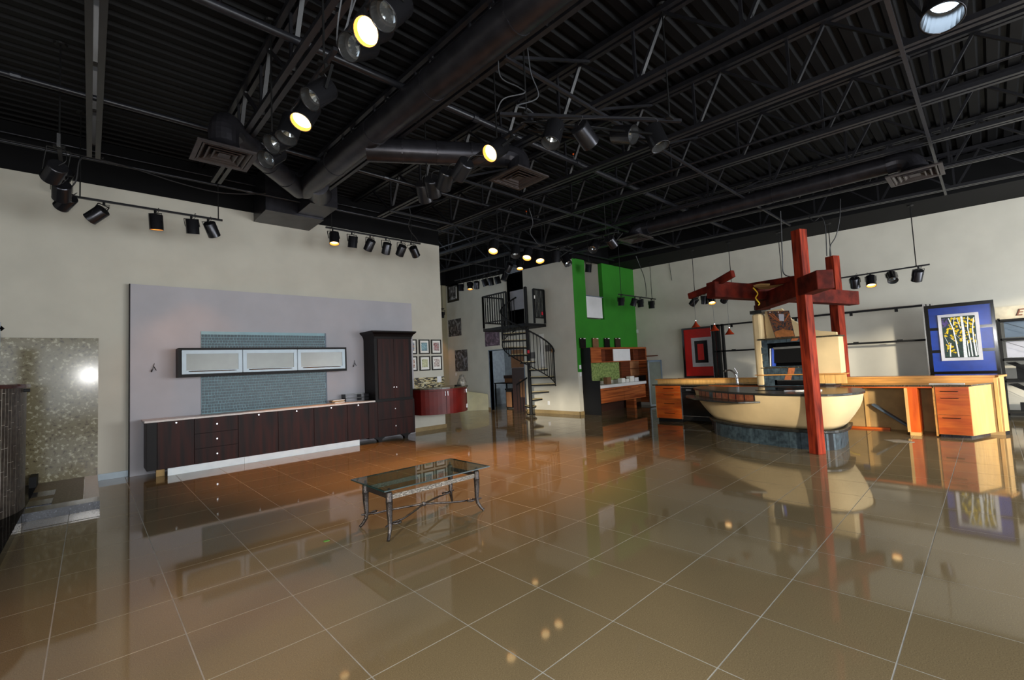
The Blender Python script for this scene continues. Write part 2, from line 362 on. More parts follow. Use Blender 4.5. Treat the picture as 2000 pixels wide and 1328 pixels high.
# ================================================================ ROOF STEEL
def wbar(a, b, s_, mi=0): return MB().bar(a, b, s_, s_, mi)
jn = ['first', 'second', 'third', 'fourth', 'fifth', 'sixth', 'seventh', 'eighth', 'ninth']
for i in range(9):
    X = 0.02+1.495*i if i != 3 and i != 4 else 0.02+1.495*i-0.04
    ya = -5.45; yb = 9.84 if X < 6.7 else (14.8 if X < 10.3 else 8.33)
    yl = yb-1.2 if X < 6.7 else yb-0.3
    t = thing('roof_joist', (X, ya, cz(ya)), 'black open web steel roof joist, %s counting from the left' % jn[i], 'joist', 'roof joists')
    for s_ in (-1, 1):
        MB().bar((X+s_*0.045, ya, cz(ya)), (X+s_*0.045, yl, cz(yl)), 0.055, 0.055).build('bottom_chord', STEEL, t)
        MB().bar((X+s_*0.045, ya, dz(ya)-0.04), (X+s_*0.045, yb, dz(yb)-0.04), 0.055, 0.06).build('top_chord', STEEL, t)
    y = 2.51-1.13*7
    while y < yl-0.05:
        if y > ya:
            wbar((X, y, cz(y)), (X, y, dz(y)-0.05), 0.03).build('web_member', STEEL, t)
            if y-0.39 > ya: MB().bar((X, y-0.03, cz(y)), (X, y-0.39, dz(y)-0.05), 0.045, 0.03).build('web_member', STEEL, t)
            if y+0.76 < yb: MB().bar((X, y+0.03, cz(y)), (X, y+0.74, dz(y)-0.05), 0.045, 0.03).build('web_member', STEEL, t)
        y += 1.13
def pipe(name, a, b, r, label, heads=(), m=PIPE, cat='pipe'):
    t = thing(name, a, label, cat)
    MB().tube([a, b], r, 10).build('pipe_run', m, t, smooth=True)
    n = int((Vector(b)-Vector(a)).length/2.4)
    for k in range(1, n+1):
        p = Vector(a).lerp(Vector(b), k/(n+1)); d = (Vector(b)-Vector(a)).normalized()
        MB().tube([p-d*0.04, p+d*0.04], r*1.25, 10).build('coupling', m, t)
    for hx in heads:
        p = Vector(a).lerp(Vector(b), hx)
        hd = MB().tube([p, p+Vector((0, 0, 0.06+r))], 0.012, 6).build('sprinkler_head', CHROME, t)
        MB().lathe(p+Vector((0, 0, 0.07+r)), [(0.001, 0), (0.013, 0.01), (0.013, 0.025), (0.001, 0.035)], 8).build('glass_bulb', BRASS, hd)
pipe('sprinkler_pipe', (-4.9, 4.45, cz(4.45)+0.14), (12.3, 4.45, cz(4.45)+0.14), 0.040, 'thick black sprinkler pipe nearest the camera, with an orange bulb head', (0.333, 0.62))
pipe('sprinkler_pipe', (-4.9, 6.92, cz(6.92)+0.10), (12.3, 6.92, cz(6.92)+0.10), 0.032, 'second black sprinkler pipe, halfway between camera and grey panel wall', (0.7,))
pipe('conduit_pipe', (-4.9, 8.85, cz(8.85)+0.02), (6.7, 8.85, cz(8.85)+0.02), 0.02, 'thin black pipe running along the top of the left wall')
pipe('conduit_pipe', (-4.9, 9.7, 5.3), (6.7, 9.7, 5.3), 0.014, 'thinnest black pipe tight under the roof at the left wall')
for n_, (y, x0, x1) in enumerate(((0.39, 3.0, 12.3), (3.1, 3.0, 12.3), (5.9, 4.4, 12.3), (8.1, 4.4, 12.3), (11.2, 7.4, 10.4))):
    lab = ['nearest the camera', 'second from the camera', 'in the middle of the roof', 'level with the left wall', 'over the far recess'][n_]
    t = thing('joist_bridging', (x0, y, cz(y)), 'slim black steel brace crossing under the roof joists, ' + lab, 'brace', 'joist braces')
    MB().bar((x0, y, cz(y)-0.03), (x1, y, cz(y)-0.03), 0.035, 0.035).build('brace_angle', STEEL, t)
    for k in range(int((x0-0.02)/1.495)+1, 8):
        X = 0.02+1.495*k
        if X+1.495 > x1: break
        MB().bar((X, y+0.05, cz(y)), (X+1.495, y+0.05, dz(y)-0.07), 0.03, 0.03).build('brace_diagonal', STEEL, t)
# conduits hung parallel to the joists
pipe('conduit_pipe', (7.30, -5.4, cz(-5.4)+0.12), (7.30, 14.7, cz(14.7)+0.12), 0.02, 'slim black pipe running beside the sixth roof joist')
pipe('conduit_pipe', (10.3, -5.4, cz(-5.4)-0.05), (10.3, 8.3, cz(8.3)-0.05), 0.02, 'slim black pipe beside the round duct at the right')

# ducts
def duct(name, pts, r, label, n=20, seams=3, collar=True):
    t = thing(name, pts[0], label, 'duct')
    MB().tube(pts, r, n).build('duct_run', DUCT, t, smooth=True)
    a, b = Vector(pts[0]), Vector(pts[-1]); d = (b-a).normalized()
    for k in range(seams):
        p = a.lerp(b, (k+1)/(seams+1)); MB().tube([p-d*0.008, p+d*0.008], r+0.006, n).build('seam_ring', DUCT, t)
    return t
Zd = lambda y: 4.47 + S*y
m1 = duct('main_air_duct', [(2.70, -5.4, Zd(-5.4)), (2.70, 7.95, Zd(7.95))], 0.17, 'large round black air duct running over the room from top centre to the plenum box', seams=9)
duct('branch_air_duct', [(2.74, 5.62, 4.55), (4.35, 4.62, 4.55)], 0.16, 'round black branch duct with metallic sheen, left of the centre ceiling vent')
duct('branch_air_duct', [(2.62, 7.95, 4.72), (1.22, 6.35, 4.66)], 0.155, 'round black branch duct running to the ceiling vent over the left wall')
duct('far_air_duct', [(9.5, 0.8, 4.50), (9.45, 5.35, 4.58)], 0.145, 'long round black air duct joining two ceiling vents above the kitchen island', seams=4)
t = thing('duct_plenum_box', (2.9, 9.0, 4.6), 'black sheet metal box against the left wall where the round ducts meet', 'duct box')
B(2.36, 3.42, 9.0, 9.84, 4.62, 5.49).build('box', DUCT, t)
B(2.92, 3.42, 8.3, 8.99, 4.66, 5.3).build('take_off', DUCT, t)
MB().tube([(2.78, 7.55, 4.72), (3.10, 8.35, 4.88)], [0.175, 0.22], 20).build('collar', DUCT, t, smooth=True)

VENT = mat('grey_brown_vent_metal', (66, 60, 60), 0.4, 0.4, var=0.1)
def vent(cx, cy, z, pts, rot, label, s_=0.30):
    t = thing('ceiling_diffuser', (cx, cy, z), label, 'air vent', 'square ceiling vents')
    c, s2 = math.cos(rot), math.sin(rot)
    def sq(r, zz): return [(cx+c*a-s2*b, cy+s2*a+c*b, zz) for a, b in ((-r, -r), (r, -r), (r, r), (-r, r), (-r, -r))]
    MB().loft([sq(s_, z+0.02), sq(s_, z), sq(s_*0.84, z), sq(s_*0.80, z+0.02)]).build('face_frame', VENT, t)
    for k, r in enumerate((0.80, 0.60, 0.40)):
        MB().loft([sq(s_*r, z+0.002), sq(s_*(r-0.05), z-0.002), sq(s_*(r-0.19), z+0.05)]).build('cone_louvre', VENT, t)
    MB().loft([sq(s_*0.2, z+0.01), sq(0.001, z+0.012)]).build('centre_plate', VENT, t)
    MB().lathe((cx, cy, z), [(s_*0.98, 0.01), (s_*0.72, 0.07), (0.17, 0.12), (0.165, 0.16)], 20).build('neck', DUCT, t, smooth=True)
    MB().tube(curve_pts(pts, 5), 0.16, 18).build('elbow', DUCT, t, smooth=False)
vent(1.17, 6.18, 4.2, [(1.17, 6.18, 4.33), (1.17, 6.18, 4.52), (1.22, 6.27, 4.64), (1.32, 6.45, 4.67)], 0.0, 'square black ceiling vent with a fat elbow, above the left lights', 0.31)
vent(4.50, 4.48, 4.2, [(4.50, 4.48, 4.33), (4.52, 4.5, 4.48), (4.42, 4.58, 4.55), (4.26, 4.68, 4.55)], 0.0, 'square black ceiling vent hanging near the centre of the ceiling', 0.31)
vent(9.47, 0.62, 4.2, [(9.47, 0.62, 4.3), (9.49, 0.66, 4.42), (9.5, 0.78, 4.50), (9.5, 0.95, 4.5)], 0.0, 'square black ceiling vent at right, above the tall red post', 0.33)
vent(9.35, 5.55, 4.36, [(9.35, 5.55, 4.42), (9.37, 5.52, 4.53), (9.44, 5.38, 4.58), (9.45, 5.2, 4.58)], 0.0, 'square black ceiling vent farthest away, before the green wall', 0.31)

# cables
def cable(pts, r, m, label):
    o = MB().tube(curve_pts(pts, 6), r, 5).build('cable', m); tag(o, label, 'cable'); return o
def wig(X, ya, yb, z0, amp, n):
    return [(X+random.uniform(-amp, amp), ya+(yb-ya)*k/n, z0(ya+(yb-ya)*k/n)+random.uniform(-amp, amp)) for k in range(n+1)]
cable(wig(4.52, -1.2, 3.3, lambda y: cz(y)+0.07, 0.018, 14), 0.012, mat('white_cable', (205, 205, 200), 0.3), 'pale cable lying along the joist right of the big duct')
cable(wig(7.55, -0.2, 4.2, lambda y: cz(y)+0.03-0.03*math.sin(y*1.4), 0.02, 12), 0.012, WIRE, 'grey cable sagging under the joist above the kitchen island')
cable([(3.0, 3.18, 4.75), (3.02, 3.2, 4.45), (3.12, 3.05, 4.30), (3.1, 2.95, 4.18), (2.96, 3.1, 4.14), (2.95, 3.2, 4.05)], 0.006, WIRE, 'grey power cable looping down to the end of the centre track')
cable([(3.22, 3.0, 4.9), (3.26, 3.0, 4.5), (3.3, 2.95, 4.22), (3.12, 3.08, 4.12), (3.3, 3.1, 4.16), (3.36, 3.02, 4.05)], 0.006, WIRE, 'second grey cable curling onto the corner of the centre track')
cable([(1.36, 2.9, 5.1), (1.37, 3.0, 4.6), (1.36, 3.2, 4.2), (1.42, 3.36, 4.10), (1.46, 3.2, 4.3), (1.55, 2.7, 4.9)], 0.006, WIRE, 'pair of grey cables feeding the nearest ceiling track')
cable([(1.45, 2.9, 5.1), (1.46, 3.1, 4.5), (1.44, 3.3, 4.12)], 0.008, WIRE, 'straight grey cable dropping onto the nearest track')
cable([(0.12, 8.6, 4.8), (0.02, 8.72, 4.86), (-0.12, 8.72, 4.75), (-0.16, 8.75, 4.45), (-0.24, 8.8, 4.32), (-0.34, 8.85, 4.28)], 0.010, BWIRE, 'dark cable swooping to the corner lamps at the left wall')
cable([(-4.0, 8.75, 4.86), (-1, 8.78, 4.84), (0.2, 8.75, 4.82), (1.0, 8.72, 4.70), (1.5, 8.7, 4.66), (1.9, 8.72, 4.72), (2.3, 8.75, 4.83)], 0.010, BWIRE, 'dark cable draped along the pipe above the left wall track')
cable([(4.9, 8.2, 5.0), (5.0, 8.3, 4.82), (5.0, 8.4, 4.66), (5.12, 8.5, 4.55), (5.32, 8.6, 4.45), (5.4, 8.7, 4.42)], 0.009, BWIRE, 'dark cable hanging to the right end of the second left wall track')
cable([(6.9, 6.6, 4.9), (7.0, 6.6, 4.6), (6.95, 6.65, 4.4), (7.15, 6.7, 4.25), (7.3, 6.7, 4.15)], 0.006, WIRE, 'grey cable looping onto the corner of the middle track')
cable([(11.8, 7.0, 4.6), (12.0, 7.0, 4.3), (12.35, 7.1, 4.05), (12.6, 7.2, 3.7), (12.75, 7.3, 3.5)], 0.010, BWIRE, 'dark cable arcing to the track before the green wall')
cable([on(0, 11.38, *q) for q in ((1578, 422), (1590, 432), (1604, 424), (1612, 445), (1615, 500))], 0.010, BWIRE, 'left one of two dark cables dropping to the rear red post')
cable([on(0, 11.38, *q) for q in ((1641, 388), (1640, 425), (1633, 460), (1622, 480), (1621, 500))], 0.010, BWIRE, 'right one of two dark cables dropping to the rear red post')
cable([on(0, 8.9, *q) for q in ((1524, 412), (1526, 450), (1528, 500), (1530, 533), (1545, 541))], 0.010, BWIRE, 'dark cable running down onto the red timber canopy')
cable([(13.77, 6.98, 4.64), (13.77, 6.95, 4.3), (13.77, 6.93, 4.05)], 0.008, BWIRE, 'short loose cable end hanging on the right wall')

# ================================================================ TRACK LIGHTS
RC = 0.092; LC = 0.235
def can_mesh():
    mb = MB().lathe((0, 0, -LC/2), [(0.001, 0), (RC-0.008, 0), (RC, 0.008), (RC, LC-0.004), (RC+0.002, LC), (RC-0.005, LC), (RC-0.006, LC-0.06)], 24)
    me = bpy.data.meshes.new('lamp_can'); me.from_pydata(mb.v, [], mb.f); me.materials.append(CAN)
    for p in me.polygons: p.use_smooth = p.index >= 48
    return me
def bulb_mesh(m1, m2, cone, dp_=0.07, rb=0.062):
    mb = MB()
    mb.lathe((0, 0, LC/2-dp_), [(RC-0.0055, dp_-0.004), (RC-0.010, 0.0), (rb, -0.004)], 24, 1)
    mb.lathe((0, 0, LC/2-dp_), [(rb, -0.004), (0.030, -0.04 if cone else 0.004), (0.001, -0.045 if cone else 0.008)], 24, 0)
    me = bpy.data.meshes.new('lamp_bulb'); me.from_pydata(mb.v, [], mb.f); me.materials.append(m1); me.materials.append(m2)
    me.polygons.foreach_set('material_index', mb.m); return me
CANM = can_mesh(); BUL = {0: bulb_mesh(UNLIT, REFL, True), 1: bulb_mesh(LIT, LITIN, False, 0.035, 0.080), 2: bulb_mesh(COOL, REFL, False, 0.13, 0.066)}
TRK = []
def head(bpx, mpx, plane, trackz, side, lit, label, group, scale=1.0, spot=0, cone=62, tint=(1.0, 0.42, 0.13)):
    """bpx / mpx: where the can's back and mouth are seen; plane (axis, value) gives the real distance of its back"""
    ax, val = plane
    bk = on(ax, val, *bpx); d = ray(*mpx).normalized(); o = Vector((0, 0, EYE)); L = LC*scale
    t0 = (bk-o).dot(d); perp = ((bk-o)-d*t0).length
    k = math.sqrt(max(L*L-perp*perp, 0)); mo = o + d*(t0 + (-k if side == 'n' else k))
    dr = (mo-bk).normalized(); mo = bk+dr*L; c = (bk+mo)/2
    stem = None
    if trackz:
        best = None
        for A, Bv in TRK:
            A, Bv = Vector(A), Vector(Bv); ab = (Bv-A).xy; tt = min(max((Vector(bk).xy-A.xy).dot(ab)/max(ab.length_squared, 1e-6), 0.01), 0.99)
            pp = A.lerp(Bv, tt); dd = (pp.xy-bk.xy).length
            if best is None or dd < best[0]: best = (dd, pp)
        top = best[1]-Vector((0, 0, 0.012))
    else:
        top = Vector((bk.x*0.6+c.x*0.4, bk.y*0.6+c.y*0.4, bk.z+0.14)); stem = dz(top.y)-0.01
    t = thing('track_spotlight', top, label, 'spotlight', group)
    q = dr.to_track_quat('Z', 'Y')
    for nm, me in (('lamp_can', CANM), ('lamp_bulb', BUL[lit])):
        ob = bpy.data.objects.new(nm, me); col.objects.link(ob); ob.parent = t; ob.location = c-top; ob.rotation_mode = 'QUATERNION'; ob.rotation_quaternion = q; ob.scale = (scale,)*3
    sd = dr.cross(Vector((0, 0, 1)))
    if sd.length < 0.2: sd = RT.copy()
    sd = sd.normalized()*(RC+0.008)*scale; yk = MB()
    jt = top-Vector((0, 0, 0.05))
    for s_ in (-1, 1):
        yk.bar(jt+sd*s_, c+sd*s_, 0.006, 0.022, up=dr); yk.bar(jt, jt+sd*s_, 0.022, 0.006)
    yk.build('yoke', BLK, t)
    MB().tube([top+Vector((0, 0, 0.01)), jt], 0.016, 8).build('swivel', BLK, t)
    if stem: MB().tube([top, (top.x, top.y, stem)], 0.009, 6).build('hanger_rod', BLK, t)
    MB().tube(curve_pts([jt, jt+sd*0.5+Vector((0, 0, 0.02)), bk+sd*0.5+Vector((0, 0, 0.05))-dr*0.05, bk-dr*0.01], 5), 0.004, 5).build('lamp_cord', BWIRE, t)
    if spot:
        l = bpy.data.lights.new('lamp_light', 'SPOT'); l.energy = spot; l.color = tint if lit == 1 else (0.8, 0.9, 1); l.spot_size = math.radians(cone); l.spot_blend = 0.6; l.shadow_soft_size = 0.05
        lo = bpy.data.objects.new('lamp_light', l); col.objects.link(lo); lo.parent = t; lo.location = mo+dr*0.02-top
        lo.rotation_mode = 'QUATERNION'; lo.rotation_quaternion = dr.to_track_quat('-Z', 'Y')
    return t
def track(pts, label, rods=(), keep=False, w_=0.035):
    t = thing('light_track', pts[0], label, 'light track')
    TRK[:] = list(zip(pts, pts[1:])) if not keep else TRK+list(zip(pts, pts[1:]))
    for a, b in zip(pts, pts[1:]): MB().bar(a, b, w_, 0.03).build('rail', TRACKM, t)
    for (x, y, z0, z1) in rods:
        MB().tube([(x, y, z0), (x, y, z1)], 0.009, 6).build('hanger_rod', BLK, t)
        MB().lathe((x, y, z1-0.02), [(0.001, 0), (0.05, 0.002), (0.062, 0.02)], 14).build('ceiling_plate', BLK, t)
        B(x-0.05, x+0.05, y-0.022, y+0.022, z0-0.01, z0+0.012).build('clip', BLK, t)
    return t
Z1 = 4.07
track([(1.40, 3.36, Z1), (1.43, 5.55, Z1)], 'black light track nearest the camera, upper left, dropping to eight lamps', [(1.41, 5.1, Z1, dz(5.1)), (1.40, 3.6, Z1, dz(3.6))])
track([(1.40, -0.5, Z1), (1.40, 3.30, Z1)], 'black light track overhead at the top of the picture, carrying the three biggest lamps', [(1.40, 2.3, Z1, dz(2.3)), (1.40, 0.3, Z1, dz(0.3))], keep=True)
zz = (2, 3.86); gl_ = 'spotlights on the nearest upper left track'
T = [((783, 5), (748, 32), 'n', 0, 'topmost black spotlight with a silver unlit reflector, cut by the top edge'),
     ((747, 50), (714, 62), 'n', 1, 'large glowing orange spotlight between two unlit ones at top centre'),
     ((722, 86), (681, 92), 'n', 0, 'unlit spotlight with bright reflector just below the large glowing one'),
     ((642, 172), (605, 194), 'n', 0, 'unlit silver-mouthed spotlight, uppermost of the lower group of five'),
     ((607, 207), (587, 239), 'n', 1, 'glowing orange spotlight in the lower group of five'),
     ((573, 232), (559, 270), 'n', 0, 'unlit spotlight pointing down just below the glowing one of the lower five'),
     ((562, 268), (530, 282), 'n', 0, 'unlit spotlight turned sideways, fourth of the lower five'),
     ((545, 297), (519, 312), 'n', 0, 'unlit spotlight at the bottom end of the lower five, beside the branch duct')]
for b_, m_, s_, l_, lab in T: head(b_, m_, zz, Z1, s_, l_, lab, gl_, spot=60 if l_ else 0)
Z2 = 4.03
track([(2.98, 3.19, Z2), (4.58, 2.08, Z2)], 'black light track slanting across the centre with four unlit lamps', [(4.43, 2.13, Z2, dz(2.1)), (3.2, 3.03, Z2, dz(3.0))])
track([(3.27, 3.02, Z2-0.02), (3.42, 5.45, Z2-0.02)], 'black light track running back from the centre over five lamps', [(3.30, 3.6, Z2, dz(3.6)), (3.41, 5.2, Z2, dz(5.2))])
g2 = 'spotlights on the centre slanting track'
for b_, m_, s_, l_, lab in [((1085, 243), (1075, 280), 'n', 0, 'first unlit spotlight from the left on the centre slanting track'),
     ((1130, 246), (1154, 281), 'f', 0, 'second lamp on the centre slanting track, its shiny side streaked white'),
     ((1200, 263), (1238, 263), 'n', 0, 'spotlight lying level, pointing right, third on the centre slanting track'),
     ((1273, 250), (1290, 287), 'n', 0, 'spotlight at the right end of the centre slanting track')]:
    head(b_, m_, (2, 3.84), Z2, s_, l_, lab, g2)
g3 = 'spotlights on the track running back from the centre'
for b_, m_, s_, l_, lab in [((981, 284), (956, 300), 'n', 1, 'glowing orange spotlight in front of the shiny branch duct'),
     ((912, 316), (894, 345), 'f', 0, 'black lamp with white side glint, next left of the glowing one by the shiny duct'),
     ((874, 334), (866, 366), 'f', 0, 'black lamp with blue-white glint, third along the track running back from the centre'),
     ((843, 349), (848, 380), 'f', 0, 'upright black lamp showing its grey back, second last of five'),
     ((825, 358), (832, 391), 'f', 0, 'upright black lamp showing its grey back, last of five on the track')]:
    head(b_, m_, (2, 3.83), Z2-0.02, s_, l_, lab, g3, spot=60 if l_ else 0)
Z3 = 4.23
track([(-0.27, 6.95, Z3), (-0.27, 8.83, Z3), (1.64, 8.83, Z3)], 'black L shaped light track in front of the left wall', [(-0.27, 7.05, Z3, dz(7.05)), (-0.12, 8.83, Z3, dz(8.83)), (1.58, 8.83, Z3, dz(8.83))])
o = MB().bar((-0.27, 6.93, Z3-0.05), (-0.27, 6.93, Z3+0.10), 0.03, 0.03).build('track_feed_bracket', CHROME); tag(o, 'bright metal feed bracket at the end of the left wall track', 'bracket')
g4 = 'spotlights on the left wall track'
for b_, m_, pl, s_, l_, lab in [((114, 324), (99, 348), (0, -0.27), 'f', 0, 'leftmost of the clustered black lamps, half hidden, at the left wall corner'),
     ((131, 334), (115, 358), (0, -0.26), 'n', 0, 'front one of the clustered black lamps, with a blue glint'),
     ((121, 360), (120, 387), (0, -0.27), 'f', 0, 'lower upright lamp of the cluster at the left wall corner'),
     ((138, 385), (119, 404), (1, 8.70), 'f', 0, 'lowest lamp of the left corner cluster, its round end toward the wall'),
     ((203, 410), (175, 428), (1, 8.75), 'f', 0, 'tilted black lamp alone between the corner cluster and the amber-rimmed lamp'),
     ((304, 419), (306, 449), (1, 8.75), 'n', 1, 'amber-glowing lamp pointing straight down above the grey panel corner'),
     ((375, 428), (377, 457), (1, 8.75), 'n', 1, 'lamp with pale yellow mouth, second from the right end of the left wall track'),
     ((408, 435), (419, 461), (1, 8.75), 'f', 0, 'tilted unlit lamp at the right end of the left wall track')]:
    head(b_, m_, pl, Z3, s_, l_, lab, g4, spot=22 if l_ else 0)
Z4 = 4.42
track([(3.38, 8.8, Z4), (5.53, 8.8, Z4)], 'black light track in front of the left wall, right of the duct box', [(3.5, 8.8, Z4, dz(8.8)), (5.3, 8.8, Z4, dz(8.8))])
g5 = 'spotlights above the glass wall cabinet and armoire'
for b_, m_, s_, l_, lab in [((652.6, 455), (653, 476), 'n', 1, 'glowing lamp, first of six right of the duct box'),
     ((690, 461), (688, 484), 'f', 0, 'upright black lamp, second of six right of the duct box'),
     ((726, 469), (718, 488), 'f', 0, 'tilted lamp with blue glint, third of six right of the duct box'),
     ((757, 475), (753, 495), 'f', 0, 'slightly tilted lamp, fourth of six right of the duct box'),
     ((787, 480), (780, 498), 'f', 0, 'tilted lamp, fifth of six right of the duct box'),
     ((806, 483), (813, 500), 'f', 0, 'black lamp leaning right, last of six before the wall corner')]:
    head(b_, m_, (1, 8.73), Z4, s_, l_, lab, g5, spot=500 if l_ else 0)
Z5 = 4.1
track([(5.86, 6.76, Z5), (7.60, 6.72, Z5), (7.67, 4.9, Z5)], 'black L shaped light track in the middle of the ceiling toward the spiral stair', [(6.1, 6.76, Z5, dz(6.8)), (7.5, 6.72, Z5, dz(6.7)), (7.66, 5.2, Z5, dz(5.2))])
g6 = 'spotlights on the middle L shaped track'
for b_, m_, s_, l_, lab in [((965.5, 473), (963, 491), 'n', 1, 'glowing lamp at the left end of the middle track'),
     ((1007, 482), (1006, 500), 'n', 0, 'unlit lamp with a small white glint, right of the left end glowing one'),
     ((1032, 487), (1029, 504), 'n', 1, 'glowing lamp in the middle of the cluster before the white wall'),
     ((1053, 493), (1055, 510), 'n', 1, 'glowing lamp tilted right, beside the middle glowing one'),
     ((1086, 490), (1086, 513), 'f', 0, 'dark upright lamp at the corner of the middle track'),
     ((1101, 502), (1110, 516), 'n', 0, 'lamp with whitish mouth facing right, beside the green wall edge'),
     ((1164, 474), (1157, 488), 'n', 0, 'unlit lamp near the far ceiling vent, left of a pair'),
     ((1189, 465), (1199, 479), 'f', 0, 'unlit lamp near the far ceiling vent, right of a pair')]:
    head(b_, m_, (2, 3.9), Z5, s_, l_, lab, g6, spot=330 if l_ else 0, tint=(1.0, 0.45, 0.16))
p = on(0, 9.3, 975, 527); q = on(0, 9.3, 888, 548)
track([p, q], 'black light track in the far recess above the posters', [(9.3, q.y-0.5, q.z, dz(q.y-0.5)), (9.3, p.y+0.5, p.z, dz(p.y))])
g7 = 'spotlights in the far recess'
for b_, m_, s_, l_, lab in [((900, 555), (901, 569), 'f', 0, 'leftmost dark lamp in the far recess, right of the framed print'),
     ((918, 552), (918.3, 565), 'n', 1, 'glowing lamp second from left in the far recess'),
     ((931, 550), (931, 563), 'f', 0, 'dark upright lamp right of the glowing one in the far recess'),
     ((945, 545), (950, 560), 'f', 0, 'dark lamp fourth from left in the far recess, leaning right'),
     ((957, 543), (960, 557), 'f', 0, 'dark lamp with a silver streak, fifth in the far recess'),
     ((970, 540), (974, 555), 'f', 0, 'dark lamp sixth in the far recess'),
     ((988, 534), (983, 548), 'n', 0, 'dark lamp leaning left beside the upper stair opening')]:
    head(b_, m_, (0, 9.3), None, s_, l_, lab, g7, spot=60 if l_ else 0)
for b_, m_, pl, s_, l_, lab in [((1015.6, 510), (1015.6, 525), (0, 8.6), 'n', 1, 'glowing lamp hanging lowest, above the top of the spiral stair'),
     ((997, 516), (991, 530), (0, 8.6), 'f', 0, 'dark lamp with silver streak, left of the lowest glowing lamp')]:
    head(b_, m_, pl, None, s_, l_, lab, 'spotlights above the spiral stair', spot=60 if l_ else 0)
pt = on(0, 9.9, 864, 603)
track([(9.9, pt.y-0.1, pt.z), (9.9, pt.y+0.35, pt.z)], 'very short black track in the far recess beside the wall edge', [(9.9, pt.y, pt.z, dz(pt.y))])
head((864, 609), (862.5, 622), (0, 9.9), pt.z, 'n', 1, 'single glowing lamp hanging low at the edge of the left wall', 'lamp at the wall edge', spot=50)
track([(11.21, 7.3, 3.46), (13.31, 7.3, 3.46)], 'short black light track in front of the green wall', [(11.35, 7.3, 3.46, dz(7.3)), (13.1, 7.3, 3.46, 4.64)])
g8 = 'spotlights before the green wall'
for i, (b_, m_, lab) in enumerate([((1213, 581), (1213, 598), 'first'), ((1240, 583), (1235, 600), 'second'), ((1250, 585), (1252, 602), 'third'), ((1272, 588), (1273, 603), 'fourth')]):
    head(b_, m_, (1, 7.3), 3.46, 'f', 0, 'dark lamp, %s from the left of four before the green wall' % lab, g8)
pa, pb = on(0, 12.6, 1345, 576), on(0, 12.6, 1480, 566)
track([(12.6, pa.y, 3.34), (12.6, 3.0, 3.30)], 'black light track behind the red timber canopy', [(12.6, 5.68, 3.34, 4.6), (12.6, 4.66, 3.32, 4.58), (12.6, 3.45, 3.3, 4.55)])
g9 = 'spotlights behind the red timber canopy'
for i, (b_, m_, l_, s_, lab) in enumerate([((1360, 583), (1351, 595), 0, 'f', 'tilted lamp, leftmost of four behind the red canopy tip'), ((1376, 577), (1376.5, 593), 0, 'f', 'upright unlit lamp, second of four behind the red canopy tip'),
     ((1389.5, 578), (1391, 592), 1, 'n', 'lamp with an orange spark, third behind the red canopy tip'), ((1419, 578), (1413, 588), 0, 'f', 'tilted lamp under the canopy beam, rightmost of four')]):
    head(b_, m_, (0, 12.6), 3.33, s_, l_, lab, g9, spot=14 if l_ else 0)
track([(12.6, 2.55, 3.18), (12.6, 0.74, 3.20)], 'black light track on the right above the blue birch picture', [(12.6, 0.95, 3.2, 4.5), (12.6, 2.4, 3.18, 4.5)])
g10 = 'spotlights above the blue birch picture'
for b_, m_, s_, l_, lab in [((1668.7, 543), (1671, 561), 'f', 0, 'dark lamp, leftmost of four beside the tall red posts'), ((1700, 540), (1702, 558), 'n', 1, 'orange glowing lamp, second of four right of the red posts'),
     ((1740, 535), (1744, 548), 'n', 0, 'lamp with round whitish face, third of four right of the red posts'), ((1794, 528), (1790, 548), 'f', 0, 'dark lamp at the right end of its track under the hanger rod')]:
    head(b_, m_, (0, 12.6), 3.19, s_, l_, lab, g10, spot=40 if l_ else 0)
head((1150, 516), (1148.5, 532), (1, 7.9), None, 'f', 0, 'single dark lamp in front of the recess in the green wall', 'lamp at the green wall recess')
pl = on(2, 4.2, 1848, -40)
track([(pl.x-0.9, pl.y+0.6, 4.3), (pl.x+0.9, pl.y-0.6, 4.3)], 'black light track above the large cool white lamp', [(pl.x-0.5, pl.y+0.333, 4.3, dz(0.5))])
t = head((1852, -24), (1840, 36), (2, 3.95), 4.3, 'n', 2, 'largest lamp, cool white light, at the top right corner of the picture', 'large cool lamp', scale=1.25, spot=60)

# ================================================================ LEFT WALL GROUP
t = thing('display_panel', (3.1, 9.78, 0), 'large lilac grey display panel standing against the left wall', 'panel')
B(0.485, 5.80, 9.74, 9.84, 0.001, 3.18).build('board', LILAC, t)
B(0.470, 0.485, 9.735, 9.84, 0.001, 3.18).build('edge_strip', ESPD, t)
t = thing('mosaic_backsplash', (2.5, 9.73, 0.92), 'blue grey glass mosaic panel behind the white framed glass cabinet', 'tile panel')
B(1.46, 3.66, 9.722, 9.739, 0.91, 2.40).build('grout_bed', TEALG, t)
B(3.66, 3.685, 9.712, 9.739, 0.91, 2.40).build('edge_trim', GREYT, t)
mb = MB(); z = 0.925; rh = 0.0528
while z+rh <= 2.402:
    x = 1.465
    while x < 3.65:
        wd = min(random.uniform(0.034, 0.052), 3.655-x); sk = random.uniform(-0.003, 0.003)
        if 1.56 < z < 2.03: pass
        if wd > 0.012:
            a = [(x+sk, z), (x+wd-sk, z+random.uniform(0, 0.002)), (x+wd, z+rh-0.007), (x, z+rh-0.007)]
            mb.add([(p[0], 9.716, p[1]) for p in a]+[(p[0], 9.722, p[1]) for p in a], [(0, 1, 2, 3), (0, 4, 5, 1), (1, 5, 6, 2), (2, 6, 7, 3), (3, 7, 4, 0)])
        x += wd+0.007
    z += rh
o = mb.build('mosaic_tiles', TEAL, t); o['kind'] = 'stuff'

